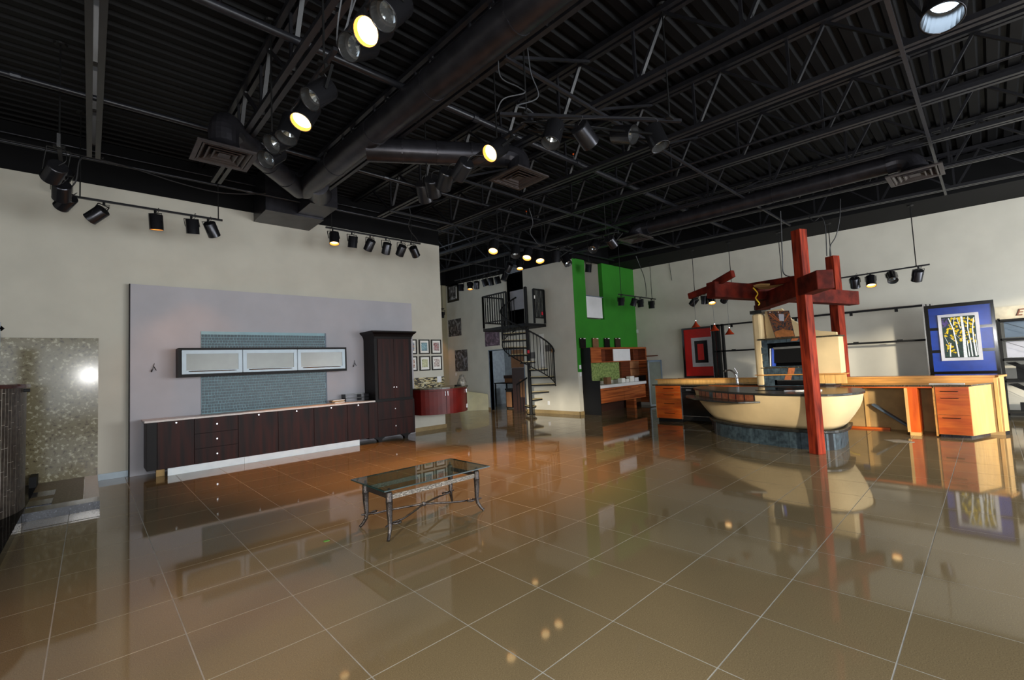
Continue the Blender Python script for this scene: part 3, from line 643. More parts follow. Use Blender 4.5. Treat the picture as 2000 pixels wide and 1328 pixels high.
# lower cabinets
yf = 9.20
def base_cab(x0, x1, kind, label, knobx=None, first=False):
    t = thing('base_cabinet', ((x0+x1)/2, 9.45, 0.12), label, 'cabinet', 'dark base cabinets under the pale counter')
    B(x0+0.001, x1-0.001, yf+0.022, 9.735, 0.125, 0.878).build('carcass', ESPD, t)
    if kind == 'door':
        d = B(x0+0.003, x1-0.003, yf, yf+0.02, 0.125, 0.872).build('door', ESP, t, bevel=0.002)
        kx = (x0+x1)/2
        MB().tube([(kx, yf, 0.845), (kx, yf-0.022, 0.845)], 0.013, 10).build('knob', CHROME, d)
    elif kind == 'drawers':
        for a, b in ((0.125, 0.372), (0.378, 0.622), (0.628, 0.872)):
            d = B(x0+0.003, x1-0.003, yf, yf+0.02, a, b).build('drawer', ESP, t, bevel=0.002)
            MB().tube([((x0+x1)/2, yf, (a+b)/2+0.01), ((x0+x1)/2, yf-0.022, (a+b)/2+0.01)], 0.013, 10).build('knob', CHROME, d)
    else:
        B(x0+0.003, x1-0.003, yf, yf+0.02, 0.125, 0.872).build('end_panel', ESPD, t)
base_cab(0.66, 0.79, 'panel', 'narrow dark filler panel at the left end of the base cabinets')
base_cab(0.79, 1.28, 'door', 'leftmost dark base cabinet with one door and a knob')
base_cab(1.28, 1.92, 'drawers', 'dark base cabinet with three drawers and three knobs')
base_cab(1.92, 2.57, 'door', 'dark door cabinet directly right of the three drawers')
base_cab(2.57, 3.22, 'door', 'dark door cabinet in the middle of the run, second right of the drawers')
base_cab(3.22, 3.89, 'door', 'dark door cabinet under the right end of the mosaic')
base_cab(3.89, 4.35, 'door', 'dark door cabinet next to the tall armoire')
t = thing('countertop', (2.5, 9.45, 0.88), 'long thin pale stone countertop over the dark base cabinets', 'countertop')
B(0.63, 4.50, 9.165, 9.738, 0.880, 0.912).build('slab', QUARTZ, t, bevel=0.003)
t = thing('toe_board', (2.5, 9.27, 0), 'bright white toe board under the dark base cabinets', 'board')
B(0.93, 2.02, 9.25, 9.27, 0.0, 0.124).build('board', WHITE, t); B(2.024, 4.16, 9.25, 9.27, 0.0, 0.124).build('board', WHITE, t)
o = B(0.79, 0.90, 9.34, 9.42, 0.0, 0.124).build('support_block', TAN); tag(o, 'small wooden block under the left end of the base cabinets', 'block')

# armoire
t = thing('armoire', (4.95, 9.45, 0), 'tall dark wood armoire with flared crown, double doors and two drawers', 'armoire')
B(4.352, 5.47, 9.21, 9.735, 0.10, 0.878).build('lower_body', ESPD, t)
for a, b in ((0.115, 0.475), (0.481, 0.865)):
    d = B(4.56, 5.40, 9.19, 9.209, a, b).build('drawer', ESP, t, bevel=0.002)
    MB().tube([(4.97, 9.19, (a+b)/2+0.02), (4.97, 9.168, (a+b)/2+0.02)], 0.013, 10).build('knob', CHROME, d)
B(4.352, 4.556, 9.195, 9.209, 0.115, 0.865).build('side_stile', ESP, t); B(5.404, 5.47, 9.195, 9.209, 0.115, 0.865).build('side_stile', ESP, t)
B(4.53, 5.45, 9.215, 9.735, 0.915, 2.27).build('upper_body', ESPD, t)
B(4.53, 5.45, 9.20, 9.735, 0.879, 0.914).build('mid_rail', ESPD, t)
for a, b, kx in ((4.60, 4.985, 4.955), (4.989, 5.37, 5.02)):
    d = B(a, b, 9.195, 9.214, 0.93, 2.25).build('door', ESP, t, bevel=0.002)
    MB().tube([(kx, 9.195, 1.17), (kx, 9.173, 1.17)], 0.012, 10).build('knob', CHROME, d)
cr = MB(); rows = []
for off, z in ((0.0, 2.25), (0.01, 2.30), (0.035, 2.35), (0.075, 2.385), (0.085, 2.40), (0.085, 2.425)):
    rows.append([(4.53-off, 9.735, z), (4.53-off, 9.20-off, z), (5.45+off, 9.20-off, z), (5.45+off, 9.735, z)])
cr.loft(rows); cr.add(rows[-1], [(0, 1, 2, 3)]); cr.add(rows[0], [(3, 2, 1, 0)]); cr.build('crown', ESPD, t)
for fx in (4.62, 5.26):
    MB().add([(fx-0.13, 9.23, 0.10), (fx+0.13, 9.23, 0.10), (fx+0.05, 9.23, 0.06), (fx+0.035, 9.23, 0), (fx-0.035, 9.23, 0), (fx-0.05, 9.23, 0.05),
              (fx-0.13, 9.33, 0.10), (fx+0.13, 9.33, 0.10), (fx+0.05, 9.33, 0.06), (fx+0.035, 9.33, 0), (fx-0.035, 9.33, 0), (fx-0.05, 9.33, 0.05)],
             [(0, 5, 4, 3, 2, 1), (6, 7, 8, 9, 10, 11)] + [(i, (i+1) % 6, 6+(i+1) % 6, 6+i) for i in range(6)]).build('foot', ESPD, t)
# glass wall cabinet
t = thing('glass_wall_cabinet', (2.54, 9.55, 1.58), 'long wall cabinet with dark frame and three frosted glass doors', 'cabinet')
fr = MB().box(1.09, 1.13, 9.40, 9.714, 1.58, 2.08).box(3.95, 3.99, 9.40, 9.714, 1.58, 2.08).box(1.13, 3.95, 9.40, 9.714, 1.58, 1.625).box(1.13, 3.95, 9.40, 9.714, 2.045, 2.08).box(1.13, 3.95, 9.69, 9.714, 1.625, 2.045)
fr.build('case', ESPD, t)
for a, b in ((1.135, 2.035), (2.045, 2.985), (2.995, 3.945)):
    d = thing('door', ((a+b)/2, 9.4, 1.83), None, None); d.parent = t; d.location = d.location - Vector((2.54, 9.55, 1.58))
    z0, z1, f = 1.63, 2.04, 0.062
    MB().box(a, a+f, 9.375, 9.398, z0, z1).box(b-f, b, 9.375, 9.398, z0, z1).box(a+f, b-f, 9.375, 9.398, z0, z0+f).box(a+f, b-f, 9.375, 9.398, z1-f, z1).build('door_frame', ALU, d)
    B(a+f, b-f, 9.383, 9.392, z0+f, z1-f).build('glass_pane', FROST, d)
    hz = z0+0.045
    MB().tube([(a+0.10, 9.376, hz), (a+0.13, 9.345, hz), (b-0.13, 9.345, hz), (b-0.10, 9.376, hz)], 0.008, 8).build('handle', CHROME, d)
# wall wires, desk organiser, books
for nm, px, py, lab in (('wire_stub', 300, 718, 'loose wire stubs on the grey panel left of the glass cabinet'), ('wire_stub', 692, 710, 'loose wire stubs on the grey panel beside the armoire')):
    p = on(1, 9.73, px, py)
    o = MB().tube(curve_pts([p+Vector((0.01, 0.01, 0.07)), p+Vector((0, -0.02, 0.03)), p+Vector((-0.02, -0.02, -0.05))], 4), 0.005, 5).tube([p+Vector((0.0, -0.02, 0.02)), p+Vector((0.035, -0.02, -0.05))], 0.006, 5).tube([p+Vector((-0.02, -0.02, -0.03)), p+Vector((-0.03, -0.02, -0.075))], 0.010, 5).build(nm, BWIRE)
    tag(o, lab, 'wire')
t = thing('desk_organiser', (4.2, 9.6, 0.912), 'low black shelf organiser on the counter against the armoire', 'organiser')
for z in (0.914, 0.985, 1.062): B(3.99, 4.525, 9.50, 9.72, z, z+0.012).build('shelf', GBLK, t)
for x in (3.99, 4.34, 4.51): B(x, x+0.014, 9.50, 9.72, 0.926, 1.062).build('divider', GBLK, t)
for k, (z, a, b, m) in enumerate(((0.912, 3.76, 3.97, PAPER), (0.935, 3.70, 3.96, TAN), (0.956, 3.72, 3.97, PAPER))):
    o = B(a, b, 9.50, 9.66, z, z+0.019).build('catalogue', m); tag(o, ['pale catalogue at the bottom of the stack left of the organiser', 'brown spiral catalogue in the middle of the stack', 'white catalogue on top of the stack by the organiser'][k], 'book', 'catalogues on the counter')

# terrazzo slab, platform and hearth
o = B(-1.2, 0.10, 9.815, 9.849, 0.101, 2.27).build('terrazzo_slab', TERR); tag(o, 'tall speckled beige polished stone slab against the left wall', 'stone slab')
t = thing('stone_platform', (-2, 5.5, 0), 'low black polished stone platform along the left side', 'platform')
B(-4.9, -0.55, 1.5, 9.81, 0.0, 0.10).build('platform_top', PLAT, t)
t = thing('stone_hearth', (-0.2, 8.7, 0), 'low dark granite step with patterned stone top before the speckled slab', 'step')
B(-0.548, 0.10, 7.62, 9.81, 0.0, 0.088).build('riser_block', GRAN, t)
for (a, b, c, d_, m) in ((-0.548, -0.33, 8.0, 8.35, GRAN), (-0.548, -0.33, 8.352, 8.6, TERRH), (-0.548, -0.33, 8.602, 9.0, GRAN), (-0.548, -0.33, 9.002, 9.4, TERRH), (-0.328, -0.05, 7.9, 9.4, TERRH), (-0.046, 0.10, 7.9, 9.81, QUARTZ), (-0.548, 0.10, 7.60, 7.898, GRAN), (-0.548, -0.05, 9.402, 9.81, TERRH)):
    B(a, b, c, d_, 0.089, 0.101).build('stone_tile', m, t)
# dark curved mosaic bar: circle tangent
cx, cyy, rr = -1.72, 8.05, 1.16
t = thing('curved_mosaic_bar', (cx, cyy, 0.1), 'curved bar clad in vertical dark strip mosaic at the left edge', 'bar counter')
MB().lathe((cx, cyy, 0.10), [(rr-0.0025, 0), (rr-0.0025, 1.42)], 64).build('core', MOSG, t)
n = 150; mb = MB()
for k in range(n):
    a0 = 2*PI*k/n; z = 0.10-random.uniform(0, 0.25)
    if math.cos(a0-(-0.5)) < -0.2: continue
    while z < 1.52:
        hgt = random.uniform(0.2, 0.45); za, zb = max(z, 0.10), min(z+hgt, 1.52)
        if zb-za > 0.01 and not (False):
            aa, ab = a0+0.17*PI/n, a0+1.83*PI/n
            P = [(cx+rr*math.cos(q), cyy+rr*math.sin(q), zq) for q, zq in ((aa, za), (ab, za), (ab, zb), (aa, zb))]
            Q = [(cx+(rr-0.006)*math.cos(q), cyy+(rr-0.006)*math.sin(q), zq) for q, zq in ((aa, za), (ab, za), (ab, zb), (aa, zb))]
            mb.add(P+Q, [(0, 1, 2, 3), (0, 4, 5, 1), (1, 5, 6, 2), (2, 6, 7, 3), (3, 7, 4, 0)])
        z += hgt+0.003
o = mb.build('mosaic_strips', MOSD, t); o['kind'] = 'stuff'
MB().lathe((cx, cyy, 1.52), [(rr-0.2, 0), (rr+0.03, 0), (rr+0.035, 0.02), (rr+0.03, 0.045), (0.001, 0.045)], 64).build('bar_top', mat('brown_stone_top', (70, 44, 40), 0.15, var=0.1, scale=20), t, smooth=True)
MB().tube([(-0.60, 7.9, 1.49), (-0.52, 7.9, 1.49)], 0.02, 10).build('hook', BWIRE, t)
t = thing('tall_display_stand', (-0.95, 7.6, 1.565), 'thin pale metal stand edge with dark knob at the far left edge', 'stand')
pz = on(1, 7.4, 1, 640)
B(pz.x-0.25, pz.x, 7.38, 7.42, 1.566, 2.25).build('post', ALU, t)
MB().lathe((pz.x+0.005, 7.4, 2.18), [(0.001, -0.03), (0.028, 0), (0.001, 0.03)], 10).build('knob', GBLK, t)
o = B(-0.62, -0.545, 9.45, 9.80, 0.101, 0.25).build('black_box', BLK); tag(o, 'small black box on the platform at the foot of the slab', 'box')

# framed photos
def flat(name, m, parent, P, nrm, off=0.0, th=0.003):
    mb = MB(); n = Vector(nrm)*off; k = Vector(nrm)*th; a = [Vector(p)+n for p in P]
    mb.add([p+k for p in a]+a, [(0, 1, 2, 3), (7, 6, 5, 4)]+[(i, 4+i, 4+(i+1) % 4, (i+1) % 4) for i in range(4)]); return mb.build(name, m, parent)
def picmat(name, cols, scale, dist=3.0):
    m, nt, b = new_mat(name); b.inputs['Roughness'].default_value = 0.35
    tc = nt.nodes.new('ShaderNodeTexCoord'); v = nt.nodes.new('ShaderNodeTexNoise'); v.inputs['Scale'].default_value = scale; v.inputs['Detail'].default_value = 3; v.inputs['Distortion'].default_value = dist
    nt.links.new(tc.outputs['Object'], v.inputs['Vector']); r = nt.nodes.new('ShaderNodeValToRGB'); r.color_ramp.interpolation = 'CONSTANT'
    k = len(cols)
    for i, c in enumerate(cols):
        e = r.color_ramp.elements[i] if i < 2 else r.color_ramp.elements.new(0.5)
        e.position = 0.30+0.4*i/k if i else 0; e.color = (*s2l(c), 1)
    nt.links.new(v.outputs[0], r.inputs[0]); nt.links.new(r.outputs[0], b.inputs['Base Color']); return m
desc = ['blue and tan room', 'pink and orange room', 'teal room', 'beige garden', 'red and dark room', 'grey white room']
cols6 = [[(30, 50, 80), (150, 170, 190), (190, 140, 80), (220, 200, 150)], [(90, 60, 50), (200, 150, 120), (230, 220, 210), (60, 70, 80)], [(40, 70, 90), (150, 190, 200), (90, 110, 110)], [(150, 150, 110), (210, 210, 170), (120, 130, 90)], [(50, 30, 30), (200, 200, 200), (170, 60, 50), (30, 30, 40)], [(90, 80, 80), (200, 180, 170), (240, 240, 240)]]
k = 0
for cxi, (a, b) in enumerate(((5.69, 5.97), (6.035, 6.345), (6.395, 6.70))):
    for ri, (za, zb) in enumerate(((1.925, 2.295), (1.505, 1.875))):
        t = thing('picture_frame', ((a+b)/2, 9.84, za), 'black framed photo of a %s, %s row, %s' % (desc[k % 6], ('upper', 'lower')[ri], ('half hidden left column', 'middle gallery column', 'right gallery column')[cxi]), 'picture', 'framed photos beside the armoire')
        f = 0.03
        MB().box(a, a+f, 9.82, 9.848, za, zb).box(b-f, b, 9.82, 9.848, za, zb).box(a+f, b-f, 9.82, 9.848, za, za+f).box(a+f, b-f, 9.82, 9.848, zb-f, zb).build('frame', GBLK, t)
        B(a+f, b-f, 9.832, 9.848, za+f, zb-f).build('mat_board', PAPER, t)
        B(a+0.07, b-0.07, 9.829, 9.832, za+0.085, zb-0.08).build('photo', picmat('photo_print', cols6[k % 6], 14+k), t); k += 1
# ledge stone backsplash
t = thing('stone_backsplash', (6.1, 9.84, 1.10), 'ledge stone mosaic band behind the red curved counter', 'tile panel')
B(5.50, 6.76, 9.835, 9.848, 1.085, 1.33).build('mortar', STONES[3], t)
for si, sm in enumerate(STONES[:3]):
    pass
z = 1.088; strips = [MB() for _ in range(4)]
while z < 1.325:
    x = 5.50
    while x < 6.75:
        L_ = random.uniform(0.03, 0.11); strips[random.choice((0, 0, 1, 1, 2, 3))].box(x, min(x+L_, 6.76)-0.003, 9.835-random.uniform(0.004, 0.012), 9.836, z, z+0.0165); x += L_
    z += 0.019
for i in range(4):
    o = strips[i].build('ledge_stones', STONES[i], t); o['kind'] = 'stuff'
o = B(6.53, 6.66, 9.815, 9.824, 1.19, 1.34).build('wall_outlet', WGLOSS); tag(o, 'white outlet plate on the ledge stone band', 'outlet')
# red curved wall hung cabinet
t = thing('curved_red_cabinet', (6.2, 9.4, 0.47), 'glossy red wall hung cabinet with curved front and granite top', 'cabinet')
arc = []
for k in range(25):
    a = PI*(1.10+0.80*k/24)
    arc.append((6.28+0.98*math.cos(a)*0.92, 9.82+1.02*math.sin(a)))
arc = [(5.82, 9.83), (5.82, 9.73), (5.56, 9.70)] + [(x, y) for x, y in arc if y < 9.62 and x > 5.57] + [(7.02, 9.5), (7.02, 9.83)]
MB().prism(arc[::1], 0.47, 1.055).build('body', REDC, t)
def off(poly, d, c=(6.28, 9.82)):
    out = []
    for x, y in poly:
        v = Vector((x-c[0], y-c[1])); out.append((c[0]+v.x*(1+d/v.length), c[1]+v.y*(1+d/v.length) if y < 9.8 else y))
    return out
MB().prism(off(arc, 0.035), 1.056, 1.088).build('granite_top', GRANT, t)
MB().prism(off(arc, 0.008), 1.012, 1.018).build('top_rail_line', ESPD, t)
for xx in (6.10, 6.13, 6.83, 6.86, 5.6):
    yy = min((abs(x-xx), y) for x, y in arc[1:-1])[1]
    pass
def arc_y(xx):
    for (x0, y0), (x1, y1) in zip(arc[1:-2], arc[2:-1]):
        if x0 <= xx <= x1: return y0+(y1-y0)*(xx-x0)/(x1-x0)
    return 9.5
for xx in (6.07, 6.135): MB().tube([(xx, arc_y(xx)-0.02, 0.90), (xx, arc_y(xx)-0.02, 1.0)], 0.009, 6).build('handle', CHROME, t)
for xx in (6.80, 6.86):
    for za in (0.55, 0.92): MB().tube([(xx, arc_y(xx)-0.02, za), (xx, arc_y(xx)-0.02, za+0.09)], 0.006, 6).build('handle', CHROME, t)
MB().bar((6.10, arc_y(6.10)-0.002, 0.49), (6.10, arc_y(6.10)-0.002, 1.01), 0.006, 0.006).build('door_gap', BLK, t)
# bag and bowl on red cabinet
bagm = MB().lathe((6.93, 9.30, 1.088), [(0.10, 0), (0.12, 0.06), (0.09, 0.16), (0.06, 0.22), (0.05, 0.25), (0.001, 0.27)], 12)
o = bagm.build('plastic_bag', CLOUD, smooth=True); tag(o, 'crumpled cloudy plastic bag on the red cabinet top', 'bag')
md = o.modifiers.new('d', 'DISPLACE'); tx = bpy.data.textures.new('crumple', 'CLOUDS'); tx.noise_scale = 0.08; md.texture = tx; md.strength = 0.05
o = B(6.62, 6.74, 9.1, 9.2, 1.089, 1.12).build('card_tray', BLK); tag(o, 'tiny black tray on the red cabinet top', 'tray')
# vestibule wall end lit cap handled by wall_left

# coffee table
t = thing('coffee_table', (2.5, 4.08, 0), 'low glass coffee table with hammered iron legs and scrolled stretcher', 'table')
gx0, gx1, gy0, gy1, gz = 1.885, 3.095, 3.72, 4.42, 0.455
B(gx0+0.012, gx1-0.012, gy0+0.012, gy1-0.012, gz, gz+0.010).build('glass_top', TGLASS, t)
MB().box(gx0, gx1, gy0, gy0+0.012, gz, gz+0.010).box(gx0, gx1, gy1-0.012, gy1, gz, gz+0.010).box(gx0, gx0+0.012, gy0+0.012, gy1-0.012, gz, gz+0.010).box(gx1-0.012, gx1, gy0+0.012, gy1-0.012, gz, gz+0.010).build('glass_edge', GEDGE, t)
lx0, lx1, ly0, ly1 = 1.985, 2.995, 3.83, 4.31
for (lx, ly, sx, sy) in ((lx0, ly0, -1, -1), (lx1, ly0, 1, -1), (lx0, ly1, -1, 1), (lx1, ly1, 1, 1)):
    pts = [(lx, ly, 0.455), (lx, ly, 0.43), (lx, ly, 0.42), (lx, ly, 0.415), (lx, ly, 0.34), (lx, ly, 0.335), (lx, ly, 0.325), (lx, ly, 0.24), (lx-sx*0.004, ly-sy*0.004, 0.15), (lx, ly, 0.09), (lx+sx*0.022, ly+sy*0.022, 0.04), (lx+sx*0.045, ly+sy*0.045, 0.008)]
    rs = [0.011, 0.011, 0.023, 0.029, 0.030, 0.034, 0.030, 0.027, 0.021, 0.018, 0.015, 0.014]
    MB().tube(pts, rs, 12).build('leg', IRON, t, smooth=True)
for y in (ly0, ly1): MB().bar((lx0+0.02, y, 0.372), (lx1-0.02, y, 0.372), 0.012, 0.042).build('long_rail', IROND, t)
for x in (lx0, lx1): MB().bar((x, ly0+0.02, 0.378), (x, ly1-0.02, 0.378), 0.012, 0.042).build('short_rail', IRON, t)
mx, my, mz = 2.49, 4.07, 0.15
for (lx, ly) in ((lx0, ly0), (lx1, ly1), (lx0, ly1), (lx1, ly0)):
    sx = 1 if lx > mx else -1; sy = 1 if ly > my else -1
    ccx, ccy = lx-sx*0.075, ly-sy*0.012
    sp = [(ccx+0.042*math.cos(q_), ccy+0.030*math.sin(q_)*1.0, 0.128) for q_ in [2*PI*i_/8 for i_ in range(9)]]
    MB().tube([(lx-sx*0.03, ly-sy*0.02, 0.126), (lx+sx*0.045, ly+sy*0.012, 0.126)], 0.009, 8).build('scroll_end', IRON, t, smooth=True)
    arm = [(lx-sx*0.05, ly-sy*0.042, 0.126), (lx-sx*0.16, ly-sy*0.06, 0.127), (lx-sx*0.30, ly-sy*0.125, 0.136), (mx, my, mz)]
    MB().tube(curve_pts(arm, 6), 0.0105, 8).build('stretcher_arm', IRON, t, smooth=True)
    MB().tube(curve_pts(sp, 3), 0.009, 8).build('scroll', IRON, t, smooth=True)
MB().lathe((mx, my, mz-0.022), [(0.001, 0), (0.02, 0.003), (0.024, 0.02), (0.02, 0.04), (0.001, 0.044)], 12).build('centre_boss', IRON, t)
o = B(1.555, 1.60, 4.24, 4.275, 0.001, 0.004).build('paper_scrap', mat('green_black_card', (90, 150, 60), 0.5)); o.rotation_euler.z = 0.0; tag(o, 'tiny green and black card lying on the floor left of the table', 'card')

# ================================================================ FAR RECESS
def poster(name, cols, X, y0, y1, z0, z1, label, frame=False, sc_=6):
    sc_ = sc_*0.45
    t = thing(name, (X, (y0+y1)/2, z0), label, 'picture')
    flat('print', picmat('poster_print', cols, sc_), t, [(X-0.004, y1, z0), (X-0.004, y0, z0), (X-0.004, y0, z1), (X-0.004, y1, z1)], (-1, 0, 0))
    if frame:
        for a, b, c, d_ in ((y0-0.06, y0+0.02, z0-0.06, z1+0.06), (y1-0.02, y1+0.06, z0-0.06, z1+0.06), (y0+0.02, y1-0.02, z0-0.06, z0+0.02), (y0+0.02, y1-0.02, z1-0.02, z1+0.06)):
            B(X-0.03, X, a, b, c, d_).build('frame', GBLK, t)
        B(X-0.012, X-0.006, y0+0.06, y0+0.12, z0+0.05, z1-0.07).build('print_bar', PAPER, t)
poster('framed_print', [(30, 30, 32), (90, 88, 90), (170, 170, 172)], 10.449, 14.05, 14.66, 4.22, 4.80, 'black framed abstract print high in the far recess', True, 4)
poster('waterfall_poster', [(24, 22, 26), (70, 66, 70), (130, 130, 132)], 10.449, 13.92, 14.76, 2.80, 3.47, 'dark grey unframed waterfall poster in the far recess')
poster('rock_poster', [(40, 38, 40), (84, 82, 84), (130, 132, 140)], 10.449, 13.60, 14.40, 1.42, 2.24, 'grey rock wall poster, lowest in the far recess')
poster('mauve_poster', [(62, 48, 60), (92, 72, 88), (124, 104, 120)], 10.449, 11.72, 12.52, 2.27, 2.87, 'mauve textured poster above the back room doorway', False, 5)
bagp = MB(); rows = []
for k in range(7):
    a = k/6; hh = 0.70*math.cos(a*PI/2*0.98)**0.45
    rows.append([(10.44-0.62*math.sin(b*PI/10)*(1-0.25*a) if 0 < b < 10 else 10.44, 12.45+(14.05-12.45)*b/10*(1-0.06*a)+0.05*a, 0.72*math.sin(a*PI/2)*(1-0.45*abs(b/10-0.62)**1.5)) for b in range(11)])
bagp.loft(rows); bagp.add([Vector(r) for r in rows[-1]], [tuple(range(10, -1, -1))])
o = bagp.build('wrapped_bundle', PLASTIC, smooth=True); tag(o, 'bulky bundle wrapped in cloudy plastic sheet against the far wall', 'bundle')
o = MB().lathe((10.15, 13.95, 0.72), [(0.10, 0), (0.13, 0.05), (0.10, 0.11), (0.001, 0.15)], 10).build('fabric_sample_roll', TAN); tag(o, 'small patterned cushion on the wrapped bundle beside the red cabinet', 'cushion')
t = thing('tall_dark_frame', (10.2, 14.8, 0), 'narrow black door edge seen behind the left wall corner', 'door'); B(9.55, 9.78, 14.80, 14.848, 0.0, 2.35).build('door_leaf', BLK, t)
# back room contents
t = thing('storage_cabinet', (11.5, 10.95, 0), 'tall dark brown cabinet inside the back room doorway', 'cabinet')
B(10.75, 11.35, 10.62, 11.50, 0, 1.45).build('body', DBRN, t)
o = B(10.72, 10.745, 10.64, 11.10, 0.45, 1.05).build('cardboard_sheet', CARD); tag(o, 'cardboard sheet leaning on the dark brown cabinet', 'cardboard')
t = thing('storage_board', (10.9, 11, 1.45), 'large brown board above the dark cabinet in the back room', 'board'); B(10.75, 10.95, 10.62, 11.52, 1.46, 2.08).build('board', CARD, t)
t = thing('work_table', (12.0, 12.3, 0), 'grey work table in the back room', 'table')
B(11.6, 12.3, 11.6, 13.5, 0.86, 0.90).build('table_top', ESPD, t)
for (a, b) in ((11.65, 11.65), (12.25, 11.65), (11.65, 13.45), (12.25, 13.45)): B(a-0.02, a+0.02, b-0.02, b+0.02, 0, 0.86).build('leg', BLK, t)
for k, (z0_, z1_, ya_) in enumerate(((0.901, 1.06, 12.2), (1.061, 1.18, 12.25))):
    o = B(11.7, 12.1, ya_, ya_+0.75, z0_, z1_).build('cardboard_box', CARD if k == 0 else DBRN); tag(o, ['lower', 'upper'][k]+' cardboard box stacked on the back room table', 'box')
t = thing('rolling_bin', (11.2, 12.0, 0), 'upright bin with brown front and black lid in the back room', 'bin')
B(11.05, 11.35, 11.85, 12.20, 0.04, 0.66).build('bin_body', GBLK, t); B(11.035, 11.049, 11.89, 12.16, 0.06, 0.60).build('front_panel', CARD, t); B(11.03, 11.37, 11.83, 12.22, 0.661, 0.72).build('lid', BLK, t)
light('back_room_fill', 'POINT', (12.3, 11.2, 2.3), (0, 0, -1), 60, (0.9, 0.95, 1.0), shadow_soft_size=0.15)  # added light, kept out of sight, lifts the dark back room
# upper room half wall
t = thing('upper_half_wall', (10.8, 10.9, 3.4), 'pale lilac board across the upper stair opening', 'board'); B(10.75, 10.80, 10.40, 11.42, 3.46, 4.13).build('board', LILAC, t)

# spiral stair
ax_, ay_, rad = 9.95, 9.86, 0.80
t = thing('spiral_staircase', (ax_, ay_, 0), 'black iron spiral staircase with beige treads and baluster railing', 'staircase')
MB().tube([(ax_, ay_, 0), (ax_, ay_, 3.96)], 0.055, 14).build('centre_pole', BLK, t, smooth=True)
MB().lathe((ax_, ay_, 3.95), [(0.06, 0), (0.05, 0.03), (0.001, 0.05)], 12).build('pole_cap', BLK, t)
MB().lathe((ax_, ay_, 0), [(0.001, 0), (0.13, 0), (0.13, 0.012), (0.001, 0.013)], 16).build('base_plate', BLK, t)
def ang(k): return math.radians(-43-30*(k-3.9))
RI = 2.8/12
def rim(k, z, r=rad): return Vector((ax_+r*math.cos(ang(k)), ay_+r*math.sin(ang(k)), z))
for k in range(1, 12):
    z = RI*k; a0, a1 = k-0.5, k+0.6
    poly = [rim(a0, z, 0.05), rim(a0, z), rim((a0+a1)/2, z, rad*1.0), rim(a1, z), rim(a1, z, 0.05)]
    tr = MB().prism([(p.x, p.y) for p in poly], z-0.016, z+0.006).build('tread', TREAD, t)
    MB().prism([(p.x, p.y) for p in poly], z-0.06, z-0.017).build('tread_pan', BLK, tr)
N = 56
def helix(off_, k0, k1, n=N, r=rad): return [rim(k0+(k1-k0)*i/n, RI*(k0+(k1-k0)*i/n)+off_, r) for i in range(n+1)]
MB().tube(helix(0.93, -0.1, 12.2), 0.026, 8).build('handrail', BLK, t, smooth=True)
MB().tube(helix(-0.12, 0.55, 12.0), 0.016, 6).build('bottom_rail', BLK, t, smooth=True)
for i in range(50):
    k = -0.1+12.1*i/49; MB().tube([rim(k, max(RI*k-0.12, 0.0)), rim(k, RI*k+0.93)], 0.011, 5).build('baluster', BLK, t)
L0 = Vector((9.52, 11.42, 0)); zt, zb = 3.86, 2.80
MB().prism([(9.50, 9.50), (10.44, 9.50), (10.44, 11.46), (9.50, 11.46)], 2.70, 2.79).build('landing', BLK, t)
def railing(a, b, n):
    a = Vector(a); b = Vector(b)
    MB().bar((a.x, a.y, zt), (b.x, b.y, zt), 0.042, 0.042).build('landing_rail', BLK, t)
    MB().bar((a.x, a.y, 2.98), (b.x, b.y, 2.98), 0.035, 0.035).build('landing_rail', BLK, t)
    for p in (a, b): MB().bar((p.x, p.y, zb), (p.x, p.y, zt), 0.05, 0.05).build('landing_post', BLK, t)
    for i in range(1, n):
        p = a.lerp(b, i/n); MB().bar((p.x, p.y, 2.98), (p.x, p.y, zt), 0.022, 0.022).build('landing_baluster', BLK, t)
railing((9.52, 11.44, 0), (10.43, 11.44, 0), 9); railing((9.52, 11.44, 0), (9.52, 10.30, 0), 10); railing((9.95, 9.52, 0), (10.43, 9.52, 0), 8)
def tagc(px, py, Y, w_, h_, m, label):
    p = on(1, Y, px, py); o = B(p.x-w_/2, p.x+w_/2, Y-0.004, Y, p.z-h_/2, p.z+h_/2).build('hang_tag', m); tag(o, label, 'tag'); return o
tagc(1044, 580, 9.49, 0.05, 0.10, PAPER, 'white tag on the right landing rail'); tagc(1059, 612, 9.49, 0.07, 0.10, REDT, 'red tag on the right landing rail')
tagc(952, 593, 11.4, 0.05, 0.10, PAPER, 'white tag on the left landing rail corner'); tagc(965, 605, 11.4, 0.06, 0.55, PAPER, 'long white paper behind the left landing balusters')
tagc(1032, 687, 9.0, 0.08, 0.09, REDT, 'red tag on the stair centre pole'); tagc(1078, 685, 9.3, 0.05, 0.10, mat('orange_tag', (220, 140, 20), 0.6), 'orange tag on the right stair rail')
p = on(0, 10.449, 1059, 684)
t = thing('white_notice', tuple(p), 'tall narrow white notice on the wall behind the spiral stair', 'sign'); B(10.44, 10.449, p.y-0.10, p.y+0.10, p.z-0.52, p.z+0.52).build('sheet', PAPER, t)
for (px, py, w_, h_, lab) in ((1040, 694, 0.24, 0.20, 'left'), (1071, 680, 0.24, 0.20, 'right')):
    p = on(0, 10.449, px, py); o = B(10.438, 10.449, p.y-w_/2, p.y+w_/2, p.z-h_/2, p.z+h_/2).build('grey_sample_board', mat('grey_board', (84, 78, 74), 0.6)); tag(o, 'grey sample board on the wall behind the stair, %s of the white notice' % lab, 'board')
